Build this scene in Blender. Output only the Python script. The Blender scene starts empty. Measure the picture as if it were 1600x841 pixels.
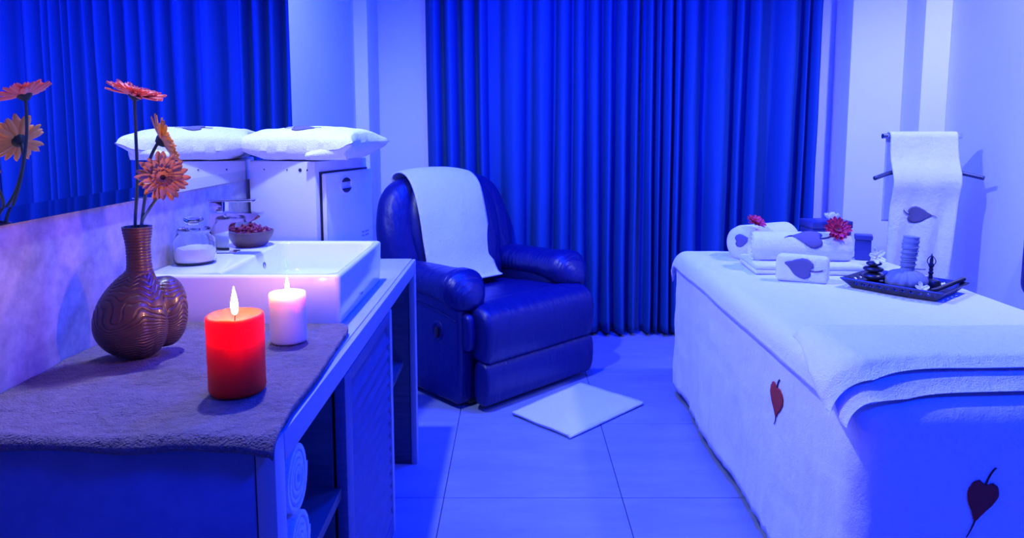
import bpy, bmesh, math, random
import numpy as np
from mathutils import Vector, Matrix, noise
from mathutils.bvhtree import BVHTree

random.seed(7)
PI = math.pi
SC = bpy.context.scene
COL = SC.collection

# ------------------------------------------------------------------ camera
cd = bpy.data.cameras.new('camera')
cam = bpy.data.objects.new('camera', cd)
COL.objects.link(cam)
cd.sensor_width = 36.0
cd.lens = 1101 * 36 / 1600
cd.shift_x = -4 / 1600
cd.shift_y = -97.5 / 1600
cd.clip_start = 0.02
cam.location = (0, 0, 1.235)
cam.rotation_euler = (math.radians(90 - 6.3), 0, 0)
SC.camera = cam

# ------------------------------------------------------------------ colour management, world, lights
SC.view_settings.view_transform = 'Standard'
SC.view_settings.look = 'None'
SC.view_settings.exposure = 0.0
SC.view_settings.gamma = 1.0
SC.view_settings.use_curve_mapping = False
w = bpy.data.worlds.new('world')
SC.world = w
w.use_nodes = True
w.node_tree.nodes['Background'].inputs[0].default_value = (0.0, 0.02, 0.3, 1)
w.node_tree.nodes['Background'].inputs[1].default_value = 0.1


def lamp(name, kind, loc, energy, color, rot=(0, 0, 0), **kw):
    l = bpy.data.lights.new(name, kind)
    l.energy = energy
    l.color = color
    for k, v in kw.items():
        setattr(l, k, v)
    o = bpy.data.objects.new(name, l)
    o.location = loc
    o.rotation_euler = rot
    COL.objects.link(o)
    return o


# pale violet downlight above the wash basin: the key light of the room
lamp('basin_downlight', 'SPOT', (-0.60, 1.85, 2.52), 168, (0.42, 0.53, 1.0), (0, math.radians(-10), 0),
     spot_size=math.radians(165), spot_blend=0.5, shadow_soft_size=0.035)
# its twin between the massage bed and the right wall
lamp('bed_downlight', 'SPOT', (2.12, 2.36, 2.52), 135, (0.47, 0.53, 1.0), (math.radians(20), math.radians(-10), 0),
     spot_size=math.radians(132), spot_blend=0.7, shadow_soft_size=0.06)
# pure blue ceiling lamps
BLUE = (0.0, 0.022, 1.0)
lamp('blue_lamp_bed', 'AREA', (1.15, 2.6, 2.56), 85, BLUE, shape='DISK', size=0.5)
lamp('blue_lamp_entry', 'AREA', (1.75, 0.2, 2.56), 170, BLUE, shape='DISK', size=0.5)
lamp('blue_lamp_middle', 'AREA', (0.25, 2.9, 2.56), 150, BLUE, shape='DISK', size=0.4)

# ------------------------------------------------------------------ materials
MATS = {}


def mat(name, color, rough=0.6, metal=0.0, bump=None, mottle=None, sss=None, sheen=0.0, trans=0.0, ior=1.45,
        coat=0.0, emit=None, spec=None):
    if name in MATS:
        return MATS[name]
    m = bpy.data.materials.new(name)
    m.use_nodes = True
    nt = m.node_tree
    b = nt.nodes['Principled BSDF']
    b.inputs['Base Color'].default_value = (*color, 1)
    b.inputs['Roughness'].default_value = rough
    b.inputs['Metallic'].default_value = metal
    b.inputs['IOR'].default_value = ior
    b.inputs['Transmission Weight'].default_value = trans
    b.inputs['Sheen Weight'].default_value = sheen
    b.inputs['Coat Weight'].default_value = coat
    if spec is not None:
        b.inputs['Specular IOR Level'].default_value = spec
    if emit:
        b.inputs['Emission Color'].default_value = (*emit[0], 1)
        b.inputs['Emission Strength'].default_value = emit[1]
    if sss:
        b.inputs['Subsurface Weight'].default_value = 1.0
        b.inputs['Subsurface Radius'].default_value = sss[0]
        b.inputs['Subsurface Scale'].default_value = sss[1]
    tc = nt.nodes.new('ShaderNodeTexCoord')
    if mottle:
        n = nt.nodes.new('ShaderNodeTexNoise')
        n.inputs['Scale'].default_value = mottle[0]
        n.inputs['Detail'].default_value = 6
        n.inputs['Roughness'].default_value = 0.65
        if len(mottle) > 3:
            mp = nt.nodes.new('ShaderNodeMapping')
            mp.inputs['Scale'].default_value = mottle[3]
            nt.links.new(tc.outputs['Object'], mp.inputs[0])
            nt.links.new(mp.outputs[0], n.inputs['Vector'])
        else:
            nt.links.new(tc.outputs['Object'], n.inputs['Vector'])
        r = nt.nodes.new('ShaderNodeValToRGB')
        r.color_ramp.elements[0].position = 0.35
        r.color_ramp.elements[1].position = 0.68
        r.color_ramp.elements[0].color = (*color, 1)
        r.color_ramp.elements[1].color = (*mottle[1], 1)
        nt.links.new(n.outputs['Fac'], r.inputs[0])
        nt.links.new(r.outputs[0], b.inputs['Base Color'])
    if bump:
        prev = None
        for (sc, st, dist, *mp_) in bump:
            n = nt.nodes.new('ShaderNodeTexNoise')
            n.inputs['Scale'].default_value = sc
            n.inputs['Detail'].default_value = 3
            if mp_:
                mp = nt.nodes.new('ShaderNodeMapping')
                mp.inputs['Scale'].default_value = mp_[0]
                nt.links.new(tc.outputs['Object'], mp.inputs[0])
                nt.links.new(mp.outputs[0], n.inputs['Vector'])
            else:
                nt.links.new(tc.outputs['Object'], n.inputs['Vector'])
            bp = nt.nodes.new('ShaderNodeBump')
            bp.inputs['Strength'].default_value = st
            bp.inputs['Distance'].default_value = dist
            nt.links.new(n.outputs['Fac'], bp.inputs['Height'])
            if prev:
                nt.links.new(prev.outputs[0], bp.inputs['Normal'])
            prev = bp
        nt.links.new(prev.outputs[0], b.inputs['Normal'])
    MATS[name] = m
    return m


M_WALL = mat('wall_paint', (0.78, 0.78, 0.80), 0.85, bump=[(60, 0.12, 0.002)])
M_PLASTER = mat('mottled_plaster', (0.26, 0.25, 0.33), 0.6, mottle=(22, (0.44, 0.42, 0.50)), bump=[(30, 0.15, 0.002)])
M_CEIL = mat('dark_unseen_ceiling', (0.07, 0.08, 0.11), 0.9)  # unseen ceiling, darkened to hold down bounced light
M_DARKWALL = mat('dark_unseen_wall', (0.06, 0.06, 0.08), 0.8)  # dark finish made up for unseen walls, soaks up bounced light
M_TILE = mat('floor_tile', (0.21, 0.25, 0.40), 0.42, mottle=(3.2, (0.27, 0.31, 0.47), 0, (1, 3, 1)), bump=[(90, 0.04, 0.001)])
M_GROUT = mat('grout', (0.05, 0.05, 0.06), 0.9)
M_CURT = mat('curtain_fabric', (0.001, 0.058, 0.23), 0.8, sheen=0.0,
             bump=[(40, 0.25, 0.002, (3, 3, 40)), (900, 0.2, 0.0008)])
TERRY_B = [(330, 0.7, 0.004), (55, 0.4, 0.007), (9, 0.3, 0.02)]
M_TERRY = mat('white_terry', (0.84, 0.84, 0.86), 0.95, sheen=0.15, bump=TERRY_B)
M_SHEET = mat('white_cotton', (0.80, 0.80, 0.84), 0.9, sheen=0.1, bump=[(260, 0.5, 0.003), (40, 0.25, 0.006), (11, 0.35, 0.02)])
M_BROWN = mat('brown_terry', (0.17, 0.105, 0.115), 1.0, sheen=0.2, mottle=(45, (0.235, 0.15, 0.16)),
              bump=[(300, 1.0, 0.007), (60, 0.6, 0.012), (12, 0.5, 0.03)])
M_LEATHER = mat('black_leather', (0.001, 0.004, 0.085), 0.42, spec=0.55,
                bump=[(160, 0.22, 0.001), (11, 0.4, 0.02, (2.2, 0.8, 0.8)), (38, 0.12, 0.006)])
M_LEATHER_PLEAT = mat('pleated_black_leather', (0.001, 0.004, 0.085), 0.38, spec=0.6,
                      bump=[(160, 0.15, 0.001), (16, 0.55, 0.02, (0.5, 2.6, 0.5))])
M_PLASTIC = mat('black_plastic', (0.012, 0.012, 0.018), 0.35)
M_WOODPALE = mat('grey_laminate', (0.42, 0.42, 0.45), 0.5, mottle=(9, (0.5, 0.5, 0.52), 0, (8, 1, 1)))
M_CONCRETE = mat('grey_board', (0.12, 0.17, 0.32), 0.7, mottle=(10, (0.17, 0.22, 0.40)), bump=[(50, 0.15, 0.002)])
M_DARKWOOD = mat('dark_brown_wood', (0.045, 0.05, 0.07), 0.5, mottle=(8, (0.075, 0.08, 0.10), 0, (1, 1, 10)))
M_SLAT = mat('stained_slat_wood', (0.07, 0.085, 0.17), 0.5, mottle=(7, (0.10, 0.115, 0.21), 0, (1, 2, 12)))
M_EDGE = mat('pale_edge_strip', (0.36, 0.37, 0.41), 0.45)
M_CERAMIC = mat('white_ceramic', (0.86, 0.86, 0.88), 0.12, coat=0.3)
M_CHROME = mat('chrome', (0.78, 0.79, 0.82), 0.07, metal=1.0)
M_STEEL = mat('dark_steel', (0.10, 0.11, 0.13), 0.3, metal=0.7)
M_GLASS = mat('clear_glass', (0.98, 0.99, 1.0), 0.0, trans=1.0, ior=1.45)
M_MIRROR = mat('mirror_glass', (0.80, 0.82, 0.86), 0.0, metal=1.0)
M_MIRROR_B = mat('bevelled_mirror_edge', (0.62, 0.66, 0.74), 0.03, metal=1.0)
M_APPL = mat('white_enamel', (0.74, 0.75, 0.79), 0.25, coat=0.2)
M_APPL_D = mat('white_plastic_door', (0.80, 0.80, 0.84), 0.22, coat=0.2)
M_GAP_SHADE = mat('gap_shade', (0.02, 0.02, 0.03), 0.6)  # near-black colour that paints the shade in gaps and recesses
M_SALT = mat('white_salt', (0.92, 0.92, 0.94), 0.8, bump=[(300, 0.6, 0.003)])
M_BOWL = mat('brown_bowl_wood', (0.085, 0.05, 0.04), 0.45, mottle=(14, (0.15, 0.09, 0.065), 0, (1, 1, 5)))
M_POT = mat('dried_red_petals', (0.10, 0.004, 0.015), 0.5, mottle=(60, (0.26, 0.02, 0.06)))
M_VASE = mat('carved_brown_wood', (0.060, 0.028, 0.026), 0.38, mottle=(12, (0.095, 0.045, 0.036), 0, (1, 1, 4)), coat=0.15)
M_STEM = mat('green_stem', (0.055, 0.10, 0.05), 0.5)
M_CALYX = mat('dark_green_calyx', (0.03, 0.06, 0.035), 0.6)
M_PET1 = mat('coral_petal', (0.95, 0.24, 0.13), 0.55, sheen=0.1)
M_PET2 = mat('orange_petal', (0.95, 0.45, 0.08), 0.55, sheen=0.1)
M_PET3 = mat('peach_petal', (0.95, 0.50, 0.18), 0.55, sheen=0.1)
M_PETRED = mat('crimson_petal', (0.62, 0.015, 0.06), 0.5, sheen=0.1)
M_DISC = mat('flower_disc_dark', (0.10, 0.04, 0.02), 0.8, bump=[(300, 0.8, 0.003)])
M_DISCP = mat('flower_disc_pale', (0.85, 0.48, 0.20), 0.8, bump=[(300, 0.8, 0.003)])
M_WHITEPET = mat('white_petal', (0.82, 0.82, 0.80), 0.6)
M_YELLOW = mat('yellow_flower_centre', (0.5, 0.4, 0.1), 0.6)
M_REDWAX = mat('red_wax', (0.85, 0.03, 0.012), 0.5, sss=((1.0, 0.24, 0.07), 0.082), spec=0.25)
M_WHITEWAX = mat('ivory_wax', (0.88, 0.80, 0.74), 0.45, sss=((1.0, 0.6, 0.35), 0.022))
M_FLAME = mat('flame', (0, 0, 0), 0.5, emit=((1.0, 0.44, 0.17), 520))
M_WICK = mat('charred_wick', (0.01, 0.008, 0.008), 0.9)
M_LEAF = mat('grey_leaf_applique', (0.13, 0.11, 0.15), 0.9, bump=[(400, 0.5, 0.002)])
M_LEAFRED = mat('rust_leaf_applique', (0.36, 0.03, 0.02), 0.9, bump=[(400, 0.5, 0.002)])
M_LEAFSTEM = mat('brown_stitching', (0.06, 0.02, 0.02), 0.9)
M_TRAY = mat('dark_carved_wood', (0.030, 0.028, 0.035), 0.4, mottle=(20, (0.05, 0.045, 0.05)))
M_STONE = mat('black_basalt', (0.02, 0.02, 0.026), 0.3)
M_COMPRESS = mat('unbleached_muslin', (0.20, 0.23, 0.27), 0.9, bump=[(500, 0.4, 0.001), (30, 0.3, 0.004)])
M_CORD = mat('cotton_cord', (0.25, 0.27, 0.29), 0.9)
M_BRONZE = mat('dark_bronze', (0.07, 0.065, 0.075), 0.35, metal=0.7)
M_BOX = mat('dark_lacquer_box', (0.03, 0.04, 0.13), 0.4, coat=0.1)
M_PRINT = mat('grey_print', (0.12, 0.12, 0.2), 0.6)

# ------------------------------------------------------------------ mesh helpers


def obj(name, vf, m, parent=None, smooth=True, angle=40, loc=None, rot=None, solid=0, sub=0, offset=-1):
    me = bpy.data.meshes.new(name)
    me.from_pydata([tuple(v) for v in vf[0]], [], [tuple(f) for f in vf[1]])
    me.validate()
    me.update()
    if m:
        me.materials.append(m)
    if smooth:
        me.polygons.foreach_set('use_smooth', [True] * len(me.polygons))
        if angle:
            me.set_sharp_from_angle(angle=math.radians(angle))
    o = bpy.data.objects.new(name, me)
    COL.objects.link(o)
    if parent:
        o.parent = parent
    if loc is not None:
        o.location = loc
    if rot is not None:
        o.rotation_euler = rot
    if solid:
        s = o.modifiers.new('solid', 'SOLIDIFY')
        s.thickness = solid
        s.offset = offset
    if sub:
        s = o.modifiers.new('sub', 'SUBSURF')
        s.levels = s.render_levels = sub
    return o


def empty(name, loc=(0, 0, 0), rz=0):
    o = bpy.data.objects.new(name, None)
    o.empty_display_size = 0.05
    o.location = loc
    o.rotation_euler = (0, 0, rz)
    COL.objects.link(o)
    return o


def tag(o, label, cat, group=None, kind=None):
    o['label'] = label
    o['category'] = cat
    if group:
        o['group'] = group
    if kind:
        o['kind'] = kind
    return o


def struct(o):
    o['kind'] = 'structure'
    return o


def box(x0, x1, y0, y1, z0, z1, b=0.0, seg=2):
    bm = bmesh.new()
    bmesh.ops.create_cube(bm, size=1)
    bmesh.ops.scale(bm, vec=(x1 - x0, y1 - y0, z1 - z0), verts=bm.verts)
    bmesh.ops.translate(bm, vec=((x0 + x1) / 2, (y0 + y1) / 2, (z0 + z1) / 2), verts=bm.verts)
    if b:
        bmesh.ops.bevel(bm, geom=list(bm.edges), offset=b, segments=seg, affect='EDGES', profile=0.5)
    bm.verts.index_update()
    V = [v.co[:] for v in bm.verts]
    F = [[v.index for v in f.verts] for f in bm.faces]
    bm.free()
    return V, F


def merge(*parts):
    V, F = [], []
    for v, f in parts:
        n = len(V)
        V += list(v)
        F += [[i + n for i in q] for q in f]
    return V, F


def xf(vf, M):
    return [(M @ Vector(v))[:] for v in vf[0]], vf[1]


def lathe(prof, n=40, cap0=True, cap1=True):
    """prof: list of (r, z) bottom to top"""
    V, F = [], []
    for r, z in prof:
        for k in range(n):
            a = 2 * PI * k / n
            V.append((r * math.cos(a), r * math.sin(a), z))
    for i in range(len(prof) - 1):
        for k in range(n):
            F.append((i * n + k, i * n + (k + 1) % n, (i + 1) * n + (k + 1) % n, (i + 1) * n + k))
    if cap0:
        F.append(tuple(reversed(range(n))))
    if cap1:
        F.append(tuple(range((len(prof) - 1) * n, len(prof) * n)))
    return V, F


def tube(pts, r, n=10, caps=True):
    pts = [Vector(p) for p in pts]
    rs = r if isinstance(r, (list, tuple)) else [r] * len(pts)
    V, F = [], []
    t0 = (pts[1] - pts[0]).normalized()
    up = Vector((0, 0, 1)) if abs(t0.z) < 0.9 else Vector((1, 0, 0))
    a = t0.cross(up).normalized()
    for i, p in enumerate(pts):
        t = (pts[min(i + 1, len(pts) - 1)] - pts[max(i - 1, 0)]).normalized()
        a = (a - t * a.dot(t)).normalized()
        b = t.cross(a)
        for k in range(n):
            an = 2 * PI * k / n
            V.append((p + (a * math.cos(an) + b * math.sin(an)) * rs[i])[:])
    for i in range(len(pts) - 1):
        for k in range(n):
            F.append((i * n + k, i * n + (k + 1) % n, (i + 1) * n + (k + 1) % n, (i + 1) * n + k))
    if caps:
        F.append(tuple(reversed(range(n))))
        F.append(tuple(range((len(pts) - 1) * n, len(pts) * n)))
    return V, F


def grid(fn, nu, nv, closeu=False):
    V = [tuple(fn(i / nu, j / nv)) for j in range(nv + 1) for i in range(nu + (0 if closeu else 1))]
    W = nu if closeu else nu + 1
    F = []
    for j in range(nv):
        for i in range(nu):
            a, b = i, (i + 1) % W
            F.append((j * W + a, j * W + b, (j + 1) * W + b, (j + 1) * W + a))
    return V, F


def rrect(x0, x1, y0, y1, r, n=6):
    P = []
    for cx, cy, a0 in ((x1 - r, y1 - r, 0), (x0 + r, y1 - r, PI / 2), (x0 + r, y0 + r, PI), (x1 - r, y0 + r, 1.5 * PI)):
        for k in range(n + 1):
            a = a0 + PI / 2 * k / n
            P.append((cx + r * math.cos(a), cy + r * math.sin(a)))
    return P


def loops(Ls, cap0=True, cap1=True):
    n = len(Ls[0])
    V = [p for L in Ls for p in L]
    F = []
    for i in range(len(Ls) - 1):
        for k in range(n):
            F.append((i * n + k, i * n + (k + 1) % n, (i + 1) * n + (k + 1) % n, (i + 1) * n + k))
    if cap0:
        F.append(tuple(reversed(range(n))))
    if cap1:
        F.append(tuple(range((len(Ls) - 1) * n, len(Ls) * n)))
    return V, F


def inflate(outline, T, power=0.5, rings=8, T2=None):
    """cushion from a closed 2D outline in (x, z), inflated along y: front at -T, back at +T2"""
    T2 = T if T2 is None else T2
    cx = sum(p[0] for p in outline) / len(outline)
    cz = sum(p[1] for p in outline) / len(outline)
    Ls = []
    for i in range(1, 2 * rings):
        ph = -PI / 2 + PI * i / (2 * rings)
        s = math.cos(ph) ** power
        y = math.sin(ph) * (T if ph < 0 else T2)
        Ls.append([(cx + (px - cx) * s, y, cz + (pz - cz) * s) for px, pz in outline])
    n = len(outline)
    V, F = loops(Ls, False, False)
    V = list(V)
    V.append((cx, -T, cz))
    V.append((cx, T2, cz))
    a, b = len(V) - 2, len(V) - 1
    L = len(Ls) - 1
    for k in range(n):
        F.append((a, (k + 1) % n, k))
        F.append((b, L * n + k, L * n + (k + 1) % n))
    return V, F


def loft_x(prof, x0, x1, r, n=6, mid=10, centre=None):
    """closed profile in (y, z) swept along x with pillowed ends of depth r"""
    cy = sum(p[0] for p in prof) / len(prof)
    cz = sum(p[1] for p in prof) / len(prof)
    ry = (max(p[0] for p in prof) - min(p[0] for p in prof)) / 2
    rz = (max(p[1] for p in prof) - min(p[1] for p in prof)) / 2
    S = []
    for k in range(n + 1):
        t = k / n
        S.append((x0 + r * (1 - math.cos(t * PI / 2)), 1 - math.sin(t * PI / 2)))
    xs = S + [(x0 + r + (x1 - x0 - 2 * r) * k / mid, 0) for k in range(1, mid)] + [(x0 + x1 - x, q) for x, q in reversed(S)]
    Ls = []
    for x, q in xs:
        sy, sz = 1 - q * min(r / ry, 0.9), 1 - q * min(r / rz, 0.9)
        Ls.append([(x, cy + (py - cy) * sy, cz + (pz - cz) * sz) for py, pz in prof])
    return loops(Ls)


def smooth_closed(P, n=4):
    """Catmull-Rom closed"""
    out = []
    L = len(P)
    for i in range(L):
        p0, p1, p2, p3 = P[i - 1], P[i], P[(i + 1) % L], P[(i + 2) % L]
        for k in range(n):
            t = k / n
            out.append(tuple(0.5 * (2 * b + (c - a) * t + (2 * a - 5 * b + 4 * c - d) * t * t + (3 * b - a - 3 * c + d) * t ** 3)
                             for a, b, c, d in zip(p0, p1, p2, p3)))
    return out


def smooth_open(P, n=6):
    out = []
    L = len(P)
    for i in range(L - 1):
        p0, p1, p2, p3 = P[max(i - 1, 0)], P[i], P[i + 1], P[min(i + 2, L - 1)]
        for k in range(n):
            t = k / n
            out.append(tuple(0.5 * (2 * b + (c - a) * t + (2 * a - 5 * b + 4 * c - d) * t * t + (3 * b - a - 3 * c + d) * t ** 3)
                             for a, b, c, d in zip(p0, p1, p2, p3)))
    out.append(tuple(P[-1]))
    return out


def nz(x, y=0, z=0, s=1):
    return noise.noise(Vector((x * s, y * s, z * s)))


def sstep(a, b, x):
    t = min(1, max(0, (x - a) / (b - a)))
    return t * t * (3 - 2 * t)


HEART = smooth_closed([(-0.50, 0.0), (-0.60, 0.20), (-0.48, 0.38), (-0.22, 0.45), (0.06, 0.36), (0.34, 0.17), (0.60, 0.0),
                       (0.34, -0.17), (0.06, -0.36), (-0.22, -0.45), (-0.48, -0.38), (-0.60, -0.20)], 3)


def leaf_applique(parent, vf, centre, normal, along, size, name='leaf_patch', off=0.0025, stem=0.55, tip=0.35, wide=1.0, curve=0.15, m=None):
    """heart-shaped appliqué laid on a surface (world mesh vf) : part + stitched stem"""
    bv = BVHTree.FromPolygons([Vector(v) for v in vf[0]], [list(f) for f in vf[1]])
    N = Vector(normal).normalized()
    U = Vector(along)
    U = (U - N * U.dot(N)).normalized()
    W = N.cross(U)
    C = Vector(centre)
    inv = parent.matrix_basis.inverted()

    def put(a, b, o=off):
        s = C + U * a * size + W * b * size * wide + N * 0.25
        h = bv.ray_cast(s, -N, 0.6)
        p = (h[0] + h[1] * (o if h[1].dot(N) > 0 else -o)) if h[0] else C + U * a * size + W * b * size + N * o
        return (inv @ p)[:]
    V = [put(0, 0)]
    F = []
    n = len(HEART)
    R = 5
    for r in range(1, R + 1):
        for k, (a, b) in enumerate(HEART):
            j = 1 + (random.uniform(-0.025, 0.025) if r == R else 0)
            V.append(put(a * r / R * j, b * r / R * j))
    for k in range(n):
        F.append((0, 1 + k, 1 + (k + 1) % n))
        for r in range(R - 1):
            a = 1 + r * n
            F.append((a + k, a + n + k, a + n + (k + 1) % n, a + (k + 1) % n))
    lf = obj(name, (V, F), m or M_LEAF, parent, solid=0.0012, offset=0)
    # stitched stem and tip
    for (a0, a1, w0, w1) in ((-0.50, -0.50 - stem, 0.022, 0.028), (0.58, 0.58 + tip, 0.02, 0.008)):
        if a0 == a1:
            continue
        V, F = [], []
        for k in range(13):
            t = k / 12
            a = a0 + (a1 - a0) * t
            b = curve * t * t * (1 if a0 < 0 else -0.6)
            ww = w0 + (w1 - w0) * t
            V += [put(a, b - ww, off * 1.2), put(a, b + ww, off * 1.2)]
            if k:
                F.append((2 * k - 2, 2 * k - 1, 2 * k + 1, 2 * k))
        obj('stitched_stem', (V, F), M_LEAFSTEM, lf, solid=0.0015, offset=0)
    return lf


# ------------------------------------------------------------------ the room
WL, WR, YB, YF, ZC = -0.89, 2.345, 4.27, -1.3, 2.6
fl = struct(obj('floor', box(WL - 0.1, WR + 0.1, YF - 0.1, YB + 0.1, -0.1, -0.003), M_GROUT, smooth=False))
tile_me = None
for i in range(-2, 5):
    for j in range(-6, 4):
        x0, y0 = -0.238 + 0.6 * i, 2.251 + 0.6 * j
        a0, a1 = max(x0, WL), min(x0 + 0.6, WR)
        b0, b1 = max(y0, YF), min(y0 + 0.6, YB)
        if a1 - a0 < 0.03 or b1 - b0 < 0.03:
            continue
        g = 0.0016
        obj('tile', box(a0 + g, a1 - g, b0 + g, b1 - g, -0.012, 0, 0.0008, 1), M_TILE, fl, smooth=False)
struct(obj('ceiling', box(WL - 0.1, WR + 0.1, YF - 0.1, YB + 0.1, ZC, ZC + 0.1), M_CEIL, smooth=False))
struct(obj('wall_left', box(WL - 0.1, WL, YF - 0.1, YB + 0.1, 0, ZC), M_PLASTER, smooth=False))
struct(obj('wall_back', box(WL, WR, YB, YB + 0.1, 0, ZC), M_WALL, smooth=False))
struct(obj('wall_right', box(WR, WR + 0.1, YF - 0.1, YB + 0.1, 0, ZC), M_WALL, smooth=False))
struct(obj('wall_front', box(WL, WR, YF - 0.1, YF, 0, ZC), M_DARKWALL, smooth=False))
struct(obj('trim_1', box(WL, -0.81, 3.96, YB, 0, ZC, 0.008), M_WALL))
struct(obj('trim_2', box(1.90, WR, 4.05, YB, 0, ZC, 0.006), M_WALL))
struct(obj('trim_3', box(2.20, WR, 3.86, 4.06, 0, ZC, 0.006), M_WALL))
# added dark sheet on the unseen near right wall, to cut bounced light
struct(obj('dark_bounce_panel', box(WR - 0.02, WR, YF, 2.95, 0, ZC), M_DARKWALL, smooth=False))
# painted part of the left wall past the mirror
struct(obj('trim_4', box(WL, WL + 0.006, 2.815, 3.965, 0, ZC), M_WALL, smooth=False))

# ------------------------------------------------------------------ mirror
mr = empty('wall_mirror', (-0.89, 1.0, 1.07))
tag(mr, 'wide mirror on the left wall above the wash basin', 'mirror')
obj('mirror_glass', box(0.0, 0.010, -1.6, 1.81, 0.03, 1.42), M_MIRROR, mr, smooth=False)
obj('bevelled_edge', ([(0.0, -1.6, 0), (0.0091, -1.6, 0), (0.0099, -1.6, 0.03), (0.0, -1.6, 0.03),
                       (0.0, 1.81, 0), (0.0091, 1.81, 0), (0.0099, 1.81, 0.03), (0.0, 1.81, 0.03)],
                      [(0, 1, 5, 4), (1, 2, 6, 5), (0, 3, 2, 1), (4, 5, 6, 7), (3, 7, 6, 2), (0, 4, 7, 3)]), M_MIRROR_B, mr, smooth=False)

# ------------------------------------------------------------------ curtains
K = 0.00370


def curtain(name, valleys, label, seed, zt=2.56, edge=None):
    vx = [(p - 804) * K for p in valleys]
    rnd = random.Random(seed)
    info = []
    for a, b in zip(vx[:-1], vx[1:]):
        wd = b - a
        info.append((a, b, min(0.13, 0.055 + wd * 0.5) * rnd.uniform(0.85, 1.15), rnd.uniform(0.35, 0.65), rnd.uniform(0.04, 0.17), rnd.uniform(0.04, 0.17)))
    per = 20
    cols = []
    for (a, b, d, sk, lean, ph) in info:
        for k in range(per):
            cols.append((a, b, d, sk, lean, ph, k / per))
    cols.append((*info[-1][:6], 1.0))
    NZ = 60
    V, F = [], []
    for j in range(NZ + 1):
        v = j / NZ
        for (a, b, d, sk, lean, ph, t) in cols:
            low = 1 - v
            tt = t ** (math.log(0.5) / math.log(sk)) if t > 0 else 0
            x = a + (b - a) * t
            tb = (tt - lean) / (1 - lean - ph)
            bulge = math.sin(PI * tb) ** 0.6 if 0 < tb < 1 else 0
            dep = d * (0.85 + 0.35 * low)
            x += (low ** 1.3) * (0.035 * nz(x * 2.3 + seed, 0.5) + 0.012 * nz(x * 9, v * 3 + seed)) - (low - 0.5) * 0.03 * (a + 0.5 - 0.9) * 0.6
            y = 4.205 - dep * bulge - 0.022 * nz(x * 1.7, v * 1.2, seed) - 0.008 * nz(x * 25, v * 5, seed)
            y -= 0.05 * (low ** 3) * max(0, nz(x * 3.1 + 5.1, seed * 1.3)) + 0.008 * nz(x * 12, v * 9, seed + 3) * low
            zb = 0.012 + 0.010 * (1 + nz(x * 5, seed))
            z = zb + (zt - zb) * v
            V.append((x, y, z))
    W = len(cols)
    for j in range(NZ):
        for i in range(W - 1):
            F.append((j * W + i, j * W + i + 1, (j + 1) * W + i + 1, (j + 1) * W + i))
    o = obj(name, (V, F), M_CURT, None, angle=None, solid=0.003)
    return tag(o, label, 'curtain', 'full-length blue curtains')


curtain('curtain', [665, 690, 718, 745, 765, 826, 870, 896, 918, 941, 960, 984, 1002],
        'full-length pleated blue curtain behind the recliner, left of the two', 1)
curtain('curtain', [1005, 1024, 1034, 1052, 1068, 1104, 1150, 1169, 1200, 1250, 1265, 1286],
        'full-length pleated blue curtain behind the massage bed, right of the two', 5)
rl = obj('curtain_rail', box(-0.52, 1.83, 4.10, 4.14, 2.565, 2.6, 0.004), M_APPL)
tag(rl, 'white ceiling rail that carries both blue curtains', 'curtain rail')

# ------------------------------------------------------------------ vanity: worktop and cabinet
CT = 0.765          # top of the worktop
XF = -0.36
wt = empty('vanity_worktop', (-0.62, 1.77, CT - 0.05))
tag(wt, 'long pale grey worktop along the wall carrying the square wash basin', 'worktop')


def rel(vf, o):
    x, y, z = o.location
    return [(a - x, b - y, c - z) for a, b, c in vf[0]], vf[1]


obj('slab', rel(box(WL, XF - 0.014, 1.052, 2.53, CT - 0.05, CT, 0.002), wt), M_WOODPALE, wt)
obj('front_edge', rel(box(XF - 0.0135, XF, 1.057, 2.53, CT - 0.05, CT - 0.002, 0.002), wt), M_EDGE, wt)
vc = empty('vanity_cabinet', (-0.62, 1.77, 0))
tag(vc, 'dark open vanity cabinet with shelves and a louvred door under the worktop', 'cabinet')


def vcp(name, vf, m, parent=vc, **kw):
    return obj(name, rel(vf, vc), m, parent, **kw)


p = vcp('end_panel', box(WL + 0.002, XF - 0.032, 1.013, 1.05, 0, CT - 0.0005, 0.001), M_CONCRETE)
vcp('edge_strip', box(XF - 0.030, XF, 1.011, 1.055, 0, CT - 0.0005, 0.002), M_EDGE, p)
p = vcp('end_panel', box(WL + 0.002, XF - 0.022, 2.492, 2.528, 0, CT - 0.051, 0.001), M_DARKWOOD)
vcp('edge_strip', box(XF - 0.021, XF, 2.488, 2.53, 0, CT - 0.051, 0.002), M_EDGE, p)
vcp('partition', box(WL + 0.002, XF - 0.03, 1.44, 1.465, 0.0, CT - 0.051, 0.001), M_DARKWOOD)
vcp('partition', box(WL + 0.002, XF - 0.03, 1.995, 2.02, 0.0, CT - 0.051, 0.001), M_DARKWOOD)
vcp('back_panel', box(WL + 0.002, WL + 0.014, 1.052, 2.49, 0.05, CT - 0.052), M_DARKWOOD)
vcp('shelf', box(WL + 0.016, XF - 0.012, 1.052, 1.438, 0.445, 0.468, 0.001), M_DARKWOOD)
vcp('shelf', box(WL + 0.016, XF - 0.045, 2.022, 2.49, 0.375, 0.395, 0.001), M_DARKWOOD)
vcp('shelf', box(WL + 0.016, XF - 0.012, 1.052, 1.438, 0.06, 0.085, 0.001), M_DARKWOOD)
dr = vcp('louvred_door', box(XF - 0.028, XF - 0.024, 1.47, 1.99, 0.09, CT - 0.056), M_GAP_SHADE)  # near-black backing paints the shade between the slats
for y0, y1 in ((1.445, 1.505), (1.985, 2.018)):
    vcp('stile', box(XF - 0.024, XF, y0, y1, 0.03, CT - 0.054, 0.002), M_EDGE if y1 > 1.9 else M_SLAT, dr)
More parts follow.
